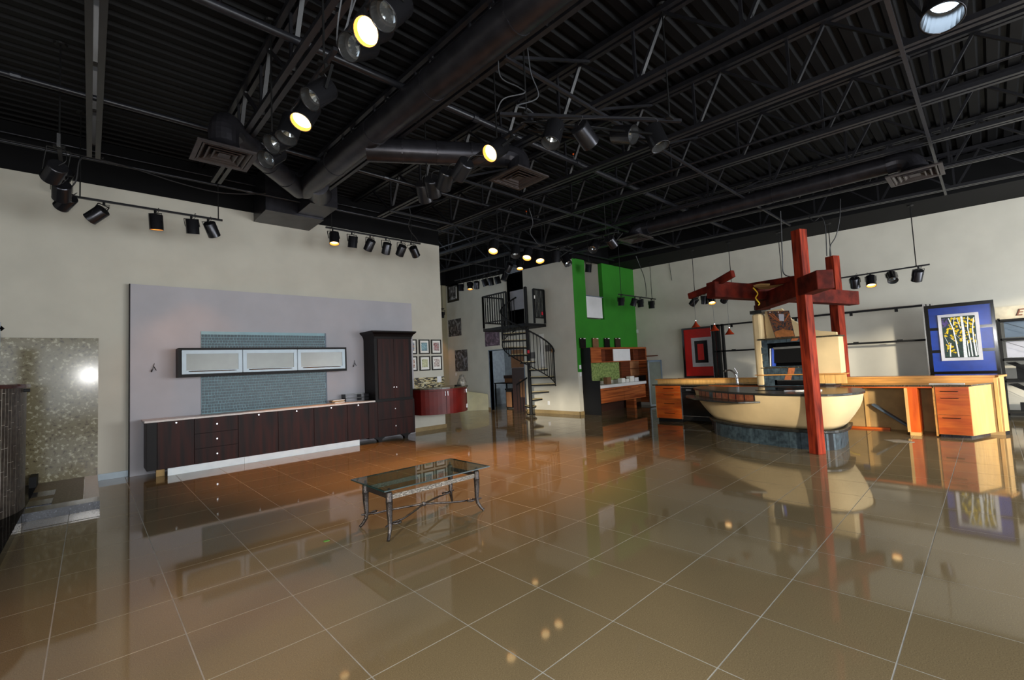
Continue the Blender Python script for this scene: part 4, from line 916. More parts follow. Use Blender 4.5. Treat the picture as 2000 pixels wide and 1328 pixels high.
for (ax0, v, px, py, lab) in ((0, 10.449, 1072, 787, 'white outlet low on the wall right of the spiral stair'), (1, 8.335, 1133, 717, 'white light switch at the lower left of the green wall'), (1, 8.335, 1133.5, 731, 'white outlet just below the green paint edge'), (0, 13.795, 1244.5, 647, 'white thermostat in the corner by the green wall'), (0, 10.449, 891, 731, 'white switch under the rock poster')):
    p = on(ax0, v, px, py); d_ = (0.012, 0.04, 0.06) if ax0 == 0 else (0.04, 0.012, 0.06)
    o = B(p.x-d_[0], p.x+d_[0]*0, p.y-d_[1], p.y+d_[1], p.z-d_[2], p.z+d_[2]).build('wall_plate', WGLOSS) if ax0 == 0 else B(p.x-d_[0], p.x+d_[0], p.y-d_[1], p.y, p.z-d_[2], p.z+d_[2]).build('wall_plate', WGLOSS)
    tag(o, lab, 'wall plate')

# ================================================================ GREEN WALL GROUP
t = thing('recess_cover', (11.5, 8.4, 2.88), 'white board covering the lower part of the recess in the green wall', 'board')
B(11.07, 11.90, 8.38, 8.41, 2.90, 3.56).build('board', WGLOSS, t); B(11.05, 11.95, 8.36, 8.42, 3.56, 3.585).build('top_edge', GREYT, t)
t = thing('teak_kitchen_display', (12.0, 8.0, 0), 'striped teak kitchen display with black side, white top and green mosaic', 'kitchen unit')
MB().prism([(10.62, 8.33), (10.62, 7.72), (10.645, 7.72), (10.645, 8.33)], 0, 0.985).box(10.62, 10.645, 8.0, 8.33, 0.985, 1.95).build('side_panel', BLK, t)
MB().box(10.646, 13.75, 8.0, 8.33, 1.90, 1.955).box(10.646, 13.75, 8.0, 8.33, 1.50, 1.525).box(10.646, 13.75, 8.31, 8.33, 1.525, 1.90).box(13.70, 13.75, 8.0, 8.33, 0.1, 1.9).build('upper_case', ZEBRA, t)
for a, b, m, nm in ((10.646, 11.15, ZEBRA, 'upper_door'), (11.78, 12.72, WGLOSS, 'white_sliding_door')):
    B(a, b, 7.985, 8.0, 1.525, 1.90).build(nm, m, t)
for x in (11.15, 11.76, 12.73, 12.93, 13.68): B(x, x+0.02, 8.0, 8.31, 1.525, 1.90).build('divider', ZEBD, t)
B(11.17, 11.76, 8.28, 8.309, 1.525, 1.90).build('niche_back', ZEBD, t); B(12.95, 13.68, 8.28, 8.309, 1.525, 1.90).build('niche_back', ZEBD, t)
t2 = thing('green_mosaic_backsplash', (11.6, 8.3, 0.95), 'green glass mosaic splashback in the teak kitchen display', 'tile panel')
B(10.65, 12.55, 8.315, 8.33, 0.93, 1.50).build('grout_bed', mat('green_grout', (170, 176, 130), 0.7), t2)
mb = MB()
for i in range(46):
    for j in range(14):
        x = 10.655+i*0.041; z = 0.935+j*0.0402; mb.add([(x, 8.309, z), (x+0.036, 8.309, z), (x+0.036, 8.309, z+0.035), (x, 8.309, z+0.035), (x, 8.315, z), (x+0.036, 8.315, z), (x+0.036, 8.315, z+0.035), (x, 8.315, z+0.035)], [(0, 1, 2, 3), (0, 4, 5, 1), (2, 6, 7, 3), (1, 5, 6, 2), (3, 7, 4, 0)])
o = mb.build('mosaic_tiles', GMOS, t2); o['kind'] = 'stuff'
B(12.57, 13.10, 8.25, 8.33, 0.93, 1.50).build('back_panel', ZEBD, t); B(13.12, 13.69, 8.28, 8.33, 0.12, 1.50).build('tall_niche_back', mat('pale_pine', (200, 140, 96), 0.6), t)
for z in (1.0, 1.25, 0.6): B(13.12, 13.69, 8.02, 8.28, z, z+0.015).build('niche_shelf', ZEBD, t)
B(10.646, 13.12, 7.70, 8.25, 0.76, 0.845).build('white_counter', WGLOSS, t)
B(10.646, 13.10, 7.76, 8.25, 0.33, 0.758).build('lower_case', ZEBD, t)
for a, b in ((10.65, 11.85), (11.86, 13.10)):
    d = B(a, b, 7.735, 7.758, 0.33, 0.755).build('lower_door', ZEBRA, t)
    for hx in ((a+0.25, a+0.85) if a < 11 else (a+0.3, a+0.9)): MB().bar((hx-0.08, 7.725, 0.69), (hx+0.08, 7.725, 0.69), 0.012, 0.02).build('handle', ZEBD, d)
B(10.65, 13.7, 8.30, 8.33, 0.0, 0.33).build('toe_shade_panel', DBRN, t)  # dark sheet standing in for the shadow under the lower case
B(12.65, 12.78, 7.9, 8.2, 0.0, 0.33).build('support_leg', ZEBRA, t)
B(13.72, 14.0-0.22, 7.6, 8.0, 1.63, 1.66).build('lifted_flap', ZEBD, t)
for i, (px0, px1, m, lab) in enumerate(((1132, 1144, ESPD, 'near black'), (1157, 1169, CARD, 'light brown'), (1180, 1191, ESPD, 'grey brown'), (1201, 1212, DBRN, 'red brown'))):
    a, b = on(1, 8.30, px0, 660), on(1, 8.30, px1, 679)
    t3 = thing('door_sample', ((a.x+b.x)/2, 8.3, b.z), 'upright %s wood door sample, %s from the left on the teak cabinet top' % (lab, ('first', 'second', 'third', 'fourth')[i]), 'door sample', 'door samples on the teak cabinet')
    B(a.x, b.x, 8.285, 8.305, 1.957, a.z).build('sample_board', m, t3); B(a.x+0.01, a.x+0.05, 8.28, 8.285, a.z-0.03, a.z-0.005).build('label_sticker', PAPER, t3); B(b.x-0.10, b.x-0.01, 8.28, 8.285, a.z-0.03, a.z-0.005).build('label_sticker', PAPER, t3)
for i, (px, py, wd, hg, m, lab) in enumerate(((1186, 741, 0.20, 0.20, CARD, 'tan box leaning on the green mosaic'), (1214, 740, 0.20, 0.13, PAPER, 'low cream box left of the white boxes'), (1222, 741, 0.16, 0.09, PAPER, 'flat cream card stack on the white counter'), (1231, 736, 0.24, 0.17, PAPER, 'taller white box on the white counter'), (1240, 738, 0.22, 0.12, WGLOSS, 'white box beside the grey items'), (1253, 735, 0.30, 0.16, BLK, 'dark grey bowl stack at the counter end'))):
    p = on(1, 8.05, px, py); o = B(p.x-wd/2, p.x+wd/2, 7.98, 8.12, 0.846, 0.846+hg).build('sample_box', m); tag(o, lab, 'box', 'small items on the white counter')
t = thing('leaning_glass_door', (13.5, 7.6, 0), 'grey framed frosted glass door standing open beside the teak display', 'door')
a, b = Vector((13.10, 7.70, 0)), Vector((13.74, 7.25, 0)); d = (b-a)
a = on(1, 7.6, 1267, 745); b = on(1, 7.45, 1294, 745)
for (p, q, z0_, z1_, nm, m) in ((a, a.lerp(b, 0.08), 0.02, 1.50, 'stile', ALU), (a.lerp(b, 0.92), b, 0.02, 1.50, 'stile', GREYT), (a, b, 1.44, 1.50, 'rail', GREYT), (a, b, 0.02, 0.08, 'rail', ALU), (a.lerp(b, 0.08), a.lerp(b, 0.92), 0.08, 1.44, 'glass_pane', FROST)):
    MB().bar((p.x, p.y, (z0_+z1_)/2), (q.x, q.y, (z0_+z1_)/2), 0.025 if nm != 'glass_pane' else 0.012, z1_-z0_).build(nm, m, t)

# ================================================================ RIGHT WALL GROUP
t = thing('red_square_artwork', (13.72, 6.1, 0.95), 'red panel picture with nested silver, black and red rectangles in black frame', 'picture')
def xb(y0, y1, z0, z1, d0, d1, X=13.72): return B(X-d1, X-d0, y0, y1, z0, z1)
MB().box(13.68, 13.74, 5.5, 5.55, 0.90, 2.45).box(13.68, 13.74, 6.62, 6.68, 0.90, 2.45).box(13.68, 13.74, 5.55, 6.62, 0.90, 0.95).box(13.68, 13.74, 5.55, 6.62, 2.40, 2.45).build('frame', GBLK, t)
xb(5.55, 6.62, 0.95, 2.40, -0.01, 0.01).build('red_field', RED, t); xb(5.72, 6.40, 1.23, 2.13, 0.01, 0.016).build('silver_rectangle', SILV, t)
xb(5.90, 6.30, 1.35, 2.03, 0.017, 0.022).build('black_rectangle', GBLK, t); xb(6.02, 6.21, 1.44, 1.93, 0.023, 0.028).build('red_rectangle', RED, t)
t = thing('steel_display_rack', (13.35, 3.2, 0), 'long black steel display rack with two levels against the right wall', 'rack')
for y, wd in ((5.56, 0.06), (5.42, 0.08), (5.28, 0.06), (0.95, 0.05)):
    B(13.30, 13.40, y-wd/2, y+wd/2, 0, 2.45).build('upright', BLK if y > 2 else CHROME, t)
B(13.30, 13.78, 5.59, 5.60, 0, 2.45).build('end_edge', CHROME, t)
for z in (2.42, 1.665): B(13.30, 13.345, 0.97, 5.56, z-0.022, z+0.022).build('cross_rail', BLK, t)
B(13.30, 13.32, 0.97, 3.0, 2.444, 2.452).build('bright_edge', CHROME, t)
B(13.30, 13.78, 0.97, 5.56, 0.80, 0.84).build('lower_shelf', BLK, t)
for y in (5.0, 3.4, 2.24, 1.41):
    B(13.285, 13.299, y-0.03, y+0.03, 2.33, 2.42).build('hook', BLK, t)
for y in (5.0, 2.8, 2.2, 1.4): B(13.30, 13.34, y-0.05, y+0.05, 1.687, 1.705).build('clip', BLK, t)
for k in range(4): B(13.30+0.03*k, 13.315+0.03*k, 0.90-0.03*k, 0.92-0.03*k, 0, 2.44).build('stacked_panel_edge', CHROME if k % 2 else BLK, t)
# birch picture
X = 13.0
t = thing('blue_birch_display', (X+0.03, 0.4, 0), 'tall royal blue panel in black frame holding a birch tree painting', 'picture')
MB().box(X, X+0.05, -0.09, -0.045, 0.0, 2.38).box(X, X+0.05, 0.865, 0.93, 0.0, 2.38).box(X, X+0.05, -0.045, 0.865, 2.31, 2.38).box(X, X+0.05, -0.045, 0.865, 0.0, 0.3).build('frame', GBLK, t)
zs = [(1.90, 2.31), (1.43, 1.84), (0.98, 1.37), (0.30, 0.92)]
for a, b in zs: B(X+0.012, X+0.03, -0.045, 0.865, a, b).build('blue_panel', BLUE, t)
for a, b in ((1.84, 1.90), (1.37, 1.43), (0.92, 0.98)): B(X+0.005, X+0.035, -0.045, 0.865, a, b).build('cross_bar', GBLK, t)
B(X+0.010, X+0.012, 0.35, 0.78, 0.868, 0.873).build('printed_line', SILV, t)
p0, p1, q0, q1 = 0.13, 0.73, 1.20, 2.16
MB().box(X-0.02, X, p0, p1, q0, q1).build('white_frame', SILV, t)
pa_, pb_, qa, qb = p0+0.055, p1-0.055, q0+0.06, q1-0.055
B(X-0.023, X-0.02, pa_, pb_, qa, qb).build('painting_ground', picmat('birch_ground', [(16, 40, 30), (24, 60, 46), (22, 30, 40), (16, 50, 34)], 9), t)
rnd = random.Random(3)
lf = MB()
for k in range(210):
    u, v = rnd.random(), rnd.random()
    if v < 0.35 and u > 0.35: continue
    if u < 0.4 and (v < 0.12 or v > 0.97): continue
    y = pb_-(pb_-pa_)*u; z = qa+(qb-qa)*v; r = rnd.uniform(0.010, 0.026)
    if u < 0.22 and v > 0.72: continue
    if not (pa_+r < y < pb_-r and qa+r < z < qb-r): continue
    lf.add([(X-0.0255-0.00001*k, y+r*math.cos(a_*PI/3)*rnd.uniform(0.7, 1), z+r*math.sin(a_*PI/3)) for a_ in range(6)], [(5, 4, 3, 2, 1, 0)])
o = lf.build('painted_leaves', mat('painted_yellow', (206, 176, 20), 0.5, var=0.15, scale=30), t); o['kind'] = 'stuff'
vi = MB()
for k in range(26):
    y = pb_-(pb_-pa_)*rnd.uniform(0.03, 0.2); z = qa+(qb-qa)*rnd.uniform(0.76, 0.96); r = 0.016
    vi.add([(X-0.0245-0.00001*k, y+r*math.cos(a_*PI/3), z+r*math.sin(a_*PI/3)) for a_ in range(6)], [(5, 4, 3, 2, 1, 0)])
o = vi.build('painted_violet_leaves', mat('painted_violet', (70, 56, 110), 0.5, var=0.15), t); o['kind'] = 'stuff'
BARK = mat('painted_birch_bark', (224, 230, 234), 0.5, var=0.12, scale=60)
def trunk(pts, w0, w1):
    mb = MB(); n = len(pts); rows = []
    for i, (u, v) in enumerate(pts):
        wv = w0+(w1-w0)*i/(n-1); y = pb_-(pb_-pa_)*u; z = qa+(qb-qa)*v
        y = min(max(y, pa_+wv), pb_-wv)
        rows.append([(X-0.029, y+wv, z), (X-0.029, y-wv, z)])
    mb.loft(rows)
    return mb.build('birch_trunk', BARK, t)
for pts, a_, b_ in (([(0.62, 0.0), (0.62, 0.3), (0.63, 0.6), (0.61, 0.99)], 0.026, 0.016), ([(0.42, 0.02), (0.38, 0.4), (0.33, 0.7), (0.22, 0.97)], 0.011, 0.008), ([(0.34, 0.78), (0.4, 0.99)], 0.006, 0.004),
     ([(0.82, 0.02), (0.8, 0.4), (0.76, 0.7), (0.8, 0.98)], 0.010, 0.006), ([(0.93, 0.03), (0.9, 0.4), (0.9, 0.7), (0.97, 0.95)], 0.012, 0.006), ([(0.73, 0.02), (0.71, 0.4)], 0.009, 0.006),
     ([(0.17, 0.03), (0.18, 0.2), (0.22, 0.36)], 0.009, 0.005), ([(0.55, 0.7), (0.47, 0.96)], 0.006, 0.005), ([(0.55, 0.42), (0.38, 0.56)], 0.003, 0.002), ([(0.18, 0.28), (0.05, 0.52)], 0.003, 0.002), ([(0.36, 0.4), (0.2, 0.5)], 0.004, 0.002), ([(0.98, 0.05), (0.96, 0.55)], 0.006, 0.004)):
    trunk(pts, a_, b_)
# dark rack at right edge
t = thing('black_sample_rack', (13.4, -0.7, 0), 'black metal sample rack with sloping rods at the right edge', 'rack')
for y in (-0.13, -1.2): B(13.10, 13.16, y-0.02, y+0.02, 0, 2.0).build('upright', BLK, t); B(13.70, 13.76, y-0.02, y+0.02, 0, 2.0).build('upright', BLK, t)
for z in (1.96, 1.58, 1.18, 0.76, 0.12): B(13.10, 13.76, -1.2, -0.13, z-0.02, z+0.02).build('shelf', BLK, t)
for z in (1.96, 1.58): MB().bar((13.12, -0.15, z-0.02), (13.12, -0.75, z-0.34), 0.008, 0.008).build('brace_rod', BLK, t)
for z in (1.16, 0.74):
    for k in range(7): MB().tube([(13.12+0.05*k, -0.17-0.02*k, z-0.03), (13.16+0.05*k, -0.8, z-0.42)], 0.006, 5).build('brace_rod', BLK, t)
for k, (z0_, z1_, m) in enumerate(((1.62, 1.93, GREYT), (1.22, 1.54, SILV), (0.80, 1.08, BLK), (0.16, 0.34, BLK))):
    o = B(13.3, 13.32, -0.95, -0.20 if k < 2 else -0.30, z0_, z1_).build('tile_sample', m); tag(o, ['brown grey tile sample on the top shelf', 'pale tile sample on the second shelf', 'black box on the third shelf', 'black box on the bottom shelf'][k]+' of the right edge rack', 'sample')
t = thing('wall_sign', (13.78, -0.5, 2.0), 'cream wall sign with brown script letter E at the right edge', 'sign')
B(13.74, 13.79, -1.6, -0.10, 2.0, 2.26).build('sign_board', mat('cream_sign_board', (206, 196, 172), 0.6), t)
fc = bpy.data.curves.new('letter_e', 'FONT'); fc.body = 'E'; fc.size = 0.19; fc.extrude = 0.008; fc.shear = 0.35; fc.offset = 0.002
fo = bpy.data.objects.new('letter', fc); me = bpy.data.meshes.new_from_object(fo); bpy.data.objects.remove(fo)
me.materials.clear(); me.materials.append(mat('brown_letter_paint', (120, 70, 50), 0.5))
fo = bpy.data.objects.new('letter', me); col.objects.link(fo); fo.parent = t
fo.rotation_euler = (PI/2, 0, -PI/2); fo.location = Vector((13.73, -0.38, 2.06))-Vector((13.78, -0.5, 2.0))

# ================================================================ KITCHEN
def bar_handle(x, y0, y1, z, parent): MB().tube([(x+0.02, y0, z), (x, y0+0.01, z), (x, y1-0.01, z), (x+0.02, y1, z)], 0.006, 6).build('handle', mat('dark_bronze', (40, 34, 30), 0.4, 0.6) if 'dark_bronze' not in bpy.data.materials else bpy.data.materials['dark_bronze'], parent)
# sink run
t = thing('orange_drawer_cabinet', (10.5, 5.45, 0), 'orange wood four drawer cabinet at the left end of the sink counter', 'cabinet')
B(10.22, 10.80, 5.105, 5.77, 0.08, 0.865).build('carcass', MAPLE, t); B(10.26, 10.8, 5.12, 5.74, 0, 0.079).build('plinth', BLK, t)
for a, b in ((0.085, 0.295), (0.30, 0.545), (0.55, 0.70), (0.705, 0.865)):
    d = B(10.195, 10.218, 5.115, 5.745, a, b).build('drawer', CHERRY, t, bevel=0.002); bar_handle(10.175, 5.28, 5.54, (a+b)/2+0.02, d)
t = thing('dishwasher', (10.5, 4.77, 0), 'black dishwasher with chrome strip between orange drawers and sink', 'dishwasher')
B(10.24, 10.80, 4.44, 5.10, 0.05, 0.865).build('body', BLK, t); B(10.205, 10.238, 4.45, 5.09, 0.71, 0.86).build('control_panel', GBLK, t); B(10.21, 10.238, 4.45, 5.09, 0.16, 0.70).build('door_panel', GBLK, t)
MB().box(10.20, 10.204, 4.45, 5.09, 0.815, 0.835).box(10.20, 10.209, 4.45, 5.09, 0.155, 0.165).box(10.196, 10.21, 5.09, 5.10, 0.06, 0.86).build('chrome_trim', CHROME, t); B(10.198, 10.204, 4.85, 4.97, 0.755, 0.775).build('badge_plate', SILV, t)
t = thing('sink_base_cabinet', (10.5, 3.9, 0), 'sink base cabinet with orange false front', 'cabinet')
B(10.24, 10.80, 3.3, 4.438, 0.0, 0.80).build('carcass', DBRN, t); B(10.195, 10.238, 3.3, 4.43, 0.80, 0.868).build('false_front', CHERRY, t)
t = thing('sink_counter', (10.5, 4.5, 0.87), 'speckled granite sink counter with raised honey wood ledge', 'countertop')
B(10.16, 10.86, 3.3, 5.81, 0.870, 0.90).build('granite_slab', GRANT, t); B(10.865, 11.0, 3.3, 6.05, 0.0, 0.97).build('half_wall', MAPLE, t); B(10.84, 11.14, 3.3, 6.10, 0.971, 1.0).build('wood_ledge', OAK, t)
B(10.35, 10.75, 3.75, 4.35, 0.900, 0.906).build('sink_rim', CHROME, t)
t = thing('kitchen_faucet', (10.62, 3.97, 0.9), 'curved chrome kitchen faucet with side lever', 'faucet')
MB().tube(curve_pts([(10.62, 3.96, 0.90), (10.62, 3.97, 1.02), (10.61, 4.0, 1.12), (10.6, 4.09, 1.19), (10.6, 4.19, 1.18)], 6), [0.03]*6+[0.024]*6+[0.02]*6+[0.018]*7, 10).build('spout', CHROME, t, smooth=True)
MB().tube([(10.6, 4.19, 1.18), (10.6, 4.23, 1.165)], 0.027, 10).build('spray_head', CHROME, t)
MB().tube([(10.62, 3.955, 1.03), (10.62, 3.94, 1.12), (10.61, 4.0, 1.24)], 0.011, 8).build('lever', CHROME, t)
o = B(10.9, 10.95, 4.7, 5.5, 1.001, 1.012).build('cutting_board', DBRN); tag(o, 'thin dark board lying on the honey wood ledge', 'board')

# island
base = [(9.7, 3.95), (9.25, 3.96), (8.8, 3.76), (8.52, 3.45), (8.33, 3.17), (8.2, 2.9), (8.12, 2.6), (8.07, 2.3), (8.06, 2.0), (8.10, 1.82), (8.24, 1.72), (8.6, 1.68), (9.2, 1.75)]
base = [(p.x+0.12, p.y+0.02) for p in curve_pts([(a, b, 0) for a, b in base], 4)]
top_ = [(9.9, 4.45), (9.4, 4.42), (8.95, 4.12), (8.55, 3.7), (8.22, 3.25), (8.02, 2.9), (7.90, 2.55), (7.86, 2.2), (7.87, 1.85), (7.98, 1.60), (8.25, 1.44), (8.7, 1.40), (9.3, 1.55)]
top_ = [(p.x+0.12, p.y+0.02) for p in curve_pts([(a, b, 0) for a, b in top_], 4)]
t = thing('curved_kitchen_island', (8.6, 2.7, 0), 'boat shaped cream plaster island on a blue slate base with dark top', 'kitchen island')
rows = []
for s_, z in ((0, 0.31), (0.25, 0.38), (0.55, 0.50), (0.8, 0.62), (0.93, 0.72), (0.99, 0.80), (1.0, 0.838)):
    rows.append([(a[0]+(b[0]-a[0])*s_, a[1]+(b[1]-a[1])*s_, z) for a, b in zip(base, top_)])
MB().loft(rows).build('plaster_body', PLASTER, t, smooth=True, solid=0.02)
def offc(poly, d):
    out = []
    for i, p in enumerate(poly):
        a = Vector(poly[max(i-1, 0)]); b = Vector(poly[min(i+1, len(poly)-1)]); n_ = (b-a).normalized(); n_ = Vector((-n_.y, n_.x)); out.append((p[0]-n_.x*d, p[1]-n_.y*d))
    return out
sgn = -0.09
o1 = offc(base, -sgn) if offc(base, 0.05)[20][0] < base[20][0] else offc(base, sgn)
MB().prism(o1+[(9.6, 2.6)], 0.265, 0.31).build('ledge_ring', SLATET, t, bevel=0.01)
tp1 = offc(top_, 0.025) if offc(top_, 0.05)[20][0] < top_[20][0] else offc(top_, -0.025)
MB().prism(tp1+[(9.75, 2.0), (9.75, 3.6)], 0.84, 0.875).build('counter_slab', SLATET, t, bevel=0.004)
MB().prism(base+[(9.6, 2.6)], 0.0, 0.262).build('base_core', BLK, t)
L = 0; segs = [(Vector(a), Vector(b)) for a, b in zip(base, base[1:])]; tot = sum((b-a).length for a, b in segs); nt_ = 26
def at_len(s_):
    for a, b in segs:
        l_ = (b-a).length
        if s_ <= l_: return a.lerp(b, s_/l_)
        s_ -= l_
    return segs[-1][1]
for k in range(nt_):
    a = at_len(tot*k/nt_+0.002); b = at_len(tot*(k+1)/nt_-0.002); n_ = (b-a).normalized(); n_ = Vector((n_.y, -n_.x))
    if (a+n_*0.1-Vector((8.9, 2.7))).length < (a-Vector((8.9, 2.7))).length: n_ = -n_
    th = random.uniform(0.008, 0.013); q = [a, b, b+n_*th, a+n_*th]
    MB().prism([(p.x, p.y) for p in q], 0.0, 0.262).build('slate_tile', SLATE, t)
# wood strip and lower bar shelf at the left
ws = [p for p in offc(top_, 0.0)][8:25]
wo = offc(top_, 0.012) if offc(top_, 0.05)[20][0] < top_[20][0] else offc(top_, -0.012)
ws = wo[8:23]
nS = 62
sg = [(Vector(a), Vector(b)) for a, b in zip(ws, ws[1:])]; tl = sum((b-a).length for a, b in sg)
def atw(s_):
    for a, b in sg:
        l_ = (b-a).length
        if s_ <= l_: return a.lerp(b, s_/l_)
        s_ -= l_
    return sg[-1][1]
for k in range(nS):
    a, b = atw(tl*k/nS+0.001), atw(tl*(k+1)/nS-0.001); c_ = Vector((8.9, 2.8)); inn = ((c_-a).normalized())*0.03
    m = SLATE if k in (18, 19, 20, 21, 22) else CEDD if k % 7 == 5 else mat_strip if 'mat_strip' in globals() else None
    if m is None:
        mat_strip = mat('reddish_wood_strip', (112, 56, 38), 0.4, var=0.15, scale=12, rgb2=(140, 84, 56)); m = mat_strip
    MB().prism([(a.x, a.y), (b.x, b.y), (b.x+inn.x, b.y+inn.y), (a.x+inn.x, a.y+inn.y)], 0.745, 0.84).build('wood_strip', m, t)
sh = []
outer = [(9.05, 4.42), (8.72, 4.30), (8.35, 4.02), (8.05, 3.68), (7.86, 3.36), (7.76, 3.12), (7.74, 2.92), (7.80, 2.84)]
outer = [(p.x+0.12, p.y+0.02) for p in curve_pts([(a, b, 0) for a, b in outer], 4)]
inner = [wo[i] for i in range(23, 7, -1)]
MB().prism(outer+inner, 0.715, 0.742).build('lower_bar_shelf', SLATET, t, bevel=0.003)
o = B(8.7, 9.2, 2.25, 2.95, 0.876, 0.884).build('cooktop', GBLK); tag(o, 'black glass cooktop set on the island top', 'cooktop')
o = MB().bar((8.55, 2.45, 0.882), (8.75, 1.95, 0.884), 0.05, 0.01).build('steel_strip', CHROME); tag(o, 'loose bright metal strip on the island top', 'strip')

# oven tower
t = thing('oven_tower', (9.9, 2.5, 0), 'stepped oven tower in slate tile and cream plaster behind the island', 'oven unit')
XT = 9.8
def colm(y, r, z0, z1, m, nm): MB().lathe((XT+0.10, y, z0), [(r, 0), (r, z1-z0), (0.001, z1-z0)], 20).build(nm, m, t, smooth=True)
B(XT-0.02, XT+0.30, 3.12, 3.28, 0.88, 2.33).build('plaster_column', PLASTER, t, bevel=0.04); B(XT-0.04, XT+0.32, 3.08, 3.30, 2.331, 2.40).build('column_cap', SLATET, t)
wing = [(3.09, 1.80), (3.09, 2.38), (2.78, 2.40), (2.62, 2.16), (2.42, 2.0), (2.18, 1.90), (1.92, 1.86), (1.92, 1.80)]
mb = MB(); n_ = len(wing); mb.add([(XT+0.16, y, z) for y, z in wing]+[(XT+0.26, y, z) for y, z in wing], [tuple(range(n_-1, -1, -1)), tuple(range(n_, 2*n_))]+[(i, (i+1) % n_, n_+(i+1) % n_, n_+i) for i in range(n_)]); mb.build('curved_wing', PLASTER, t)
B(XT-0.04, XT+0.6, 2.25, 3.20, 1.79, 1.82).build('granite_shelf', GRANT, t)
def slate_frame(y0, y1, z0, z1, oy0, oy1, oz0, oz1):
    for a, b, c, d_ in ((oy1, y1, z0, z1), (y0, oy0, z0, z1), (oy0, oy1, oz1, z1), (oy0, oy1, z0, oz0)):
        if b-a < 0.01 or d_-c < 0.01: continue
        ny = max(1, round((b-a)/0.11)) if (b-a) > (d_-c) else 1; nz = max(1, round((d_-c)/0.15)) if ny == 1 else 1
        for i in range(ny):
            for j in range(nz):
                B(XT-0.01-random.uniform(0, 0.006), XT+0.03, a+(b-a)*i/ny+0.002, a+(b-a)*(i+1)/ny-0.002, c+(d_-c)*j/nz+0.002, c+(d_-c)*(j+1)/nz-0.002).build('slate_tile', SLATE, t)
slate_frame(2.25, 3.18, 1.25, 1.79, 2.33, 3.04, 1.27, 1.72)
slate_frame(2.25, 3.18, 1.11, 1.23, 2.25, 2.25, 1.11, 1.11)
slate_frame(2.25, 3.24, 0.88, 1.09, 2.30, 2.96, 0.90, 1.0)
B(XT+0.03, XT+0.6, 2.0, 3.11, 0.0, 0.88).build('tower_body', DBRN, t)
MB().box(XT+0.55, XT+0.6, 2.25, 3.11, 0.88, 1.79).box(XT+0.03, XT+0.55, 2.25, 2.32, 0.88, 1.79).box(XT+0.03, XT+0.55, 3.05, 3.11, 0.88, 1.79).box(XT+0.03, XT+0.55, 2.32, 3.05, 1.72, 1.789).box(XT+0.03, XT+0.55, 2.32, 3.05, 1.10, 1.26).build('oven_cavity', BLK, t)
B(XT-0.03, XT+0.02, 2.25, 3.18, 1.232, 1.249).build('granite_sill', GRANT, t)
B(XT+0.05, XT+0.4, 2.35, 2.95, 1.33, 1.62).build('oven_box', GBLK, t); MB().box(XT+0.03, XT+0.05, 2.35, 2.95, 1.60, 1.64).box(XT+0.03, XT+0.05, 2.34, 2.36, 1.3, 1.64).build('steel_trim', CHROME, t)
B(XT+0.06, XT+0.40, 2.34, 2.93, 0.905, 0.985).build('lower_oven', GBLK, t); B(XT+0.045, XT+0.06, 2.34, 2.93, 0.985, 1.0).build('steel_trim', CHROME, t)
for (y, z, h_) in ((2.56, 1.765, 0.05), (2.66, 1.17, 0.12), (2.72, 1.045, 0.09)):
    MB().add([(XT-0.022, y+0.06, z-h_/2), (XT-0.022, y-0.05, z-h_/2), (XT-0.022, y-0.08, z+h_/2), (XT-0.022, y+0.03, z+h_/2), (XT, y+0.06, z-h_/2), (XT, y-0.05, z-h_/2), (XT, y-0.08, z+h_/2), (XT, y+0.03, z+h_/2)], [(0, 1, 2, 3), (0, 4, 5, 1), (2, 6, 7, 3), (1, 5, 6, 2), (3, 7, 4, 0)]).build('orange_accent_tile', ORT, t)
B(XT-0.08, XT+0.15, 1.78, 3.28, 1.095, 1.11).build('wood_shelf', OAK, t)
B(XT-0.01, XT+0.35, 1.86, 2.22, 1.111, 1.775).build('plaster_pier', PLASTER, t, bevel=0.01); B(XT-0.03, XT+0.37, 1.84, 2.24, 1.776, 1.80).build('pier_cap', GRANT, t)
for a, b in ((1.80, 1.96), (1.965, 2.12), (2.125, 2.28)): B(XT-0.012, XT+0.03, a, b, 0.93, 1.094).build('pale_wood_tile', MAPLE, t)
for k, (y, m, nm) in enumerate(((3.0, PAPER, 'white binder leaning inside the oven opening'), (2.955, BLUEBK, 'blue binder leaning inside the oven opening'))):
    o = MB().bar((XT+0.1, y+0.02, 1.272), (XT+0.1, y, 1.62), 0.03 if k else 0.014, 0.14, up=(1, 0, 0)).build('binder', m); tag(o, nm, 'binder')
t = thing('room_photo_board', (XT, 2.75, 1.82), 'photo print of a timber ceilinged room leaning on the oven tower', 'picture')
cs = [on(0, XT, *q) for q in ((1515, 657), (1553, 654), (1538, 606), (1494, 607))]
cs = [Vector((XT-0.02, cs[0].y, 1.822)), Vector((XT-0.02, cs[1].y, 1.822)), Vector((XT+0.10, cs[2].y, cs[2].z)), Vector((XT+0.10, cs[3].y, cs[3].z))]
def bl(u, v): return (cs[0].lerp(cs[1], u)).lerp(cs[3].lerp(cs[2], u), v)
def bq(nm, us, m, off_):
    P = [bl(u, v)-Vector((off_, 0, 0)) for u, v in us]; n_ = len(P)
    MB().add(P+[p+Vector((0.004, 0, 0)) for p in P], [tuple(range(n_)), tuple(range(2*n_-1, n_-1, -1))]+[(i, n_+i, n_+(i+1) % n_, (i+1) % n_) for i in range(n_)]).build(nm, m, t)
bq('print', [(0, 0), (1, 0), (1, 1), (0, 1)], picmat('room_print', [(40, 40, 44), (60, 64, 68), (140, 84, 50), (70, 60, 56)], 12), 0)
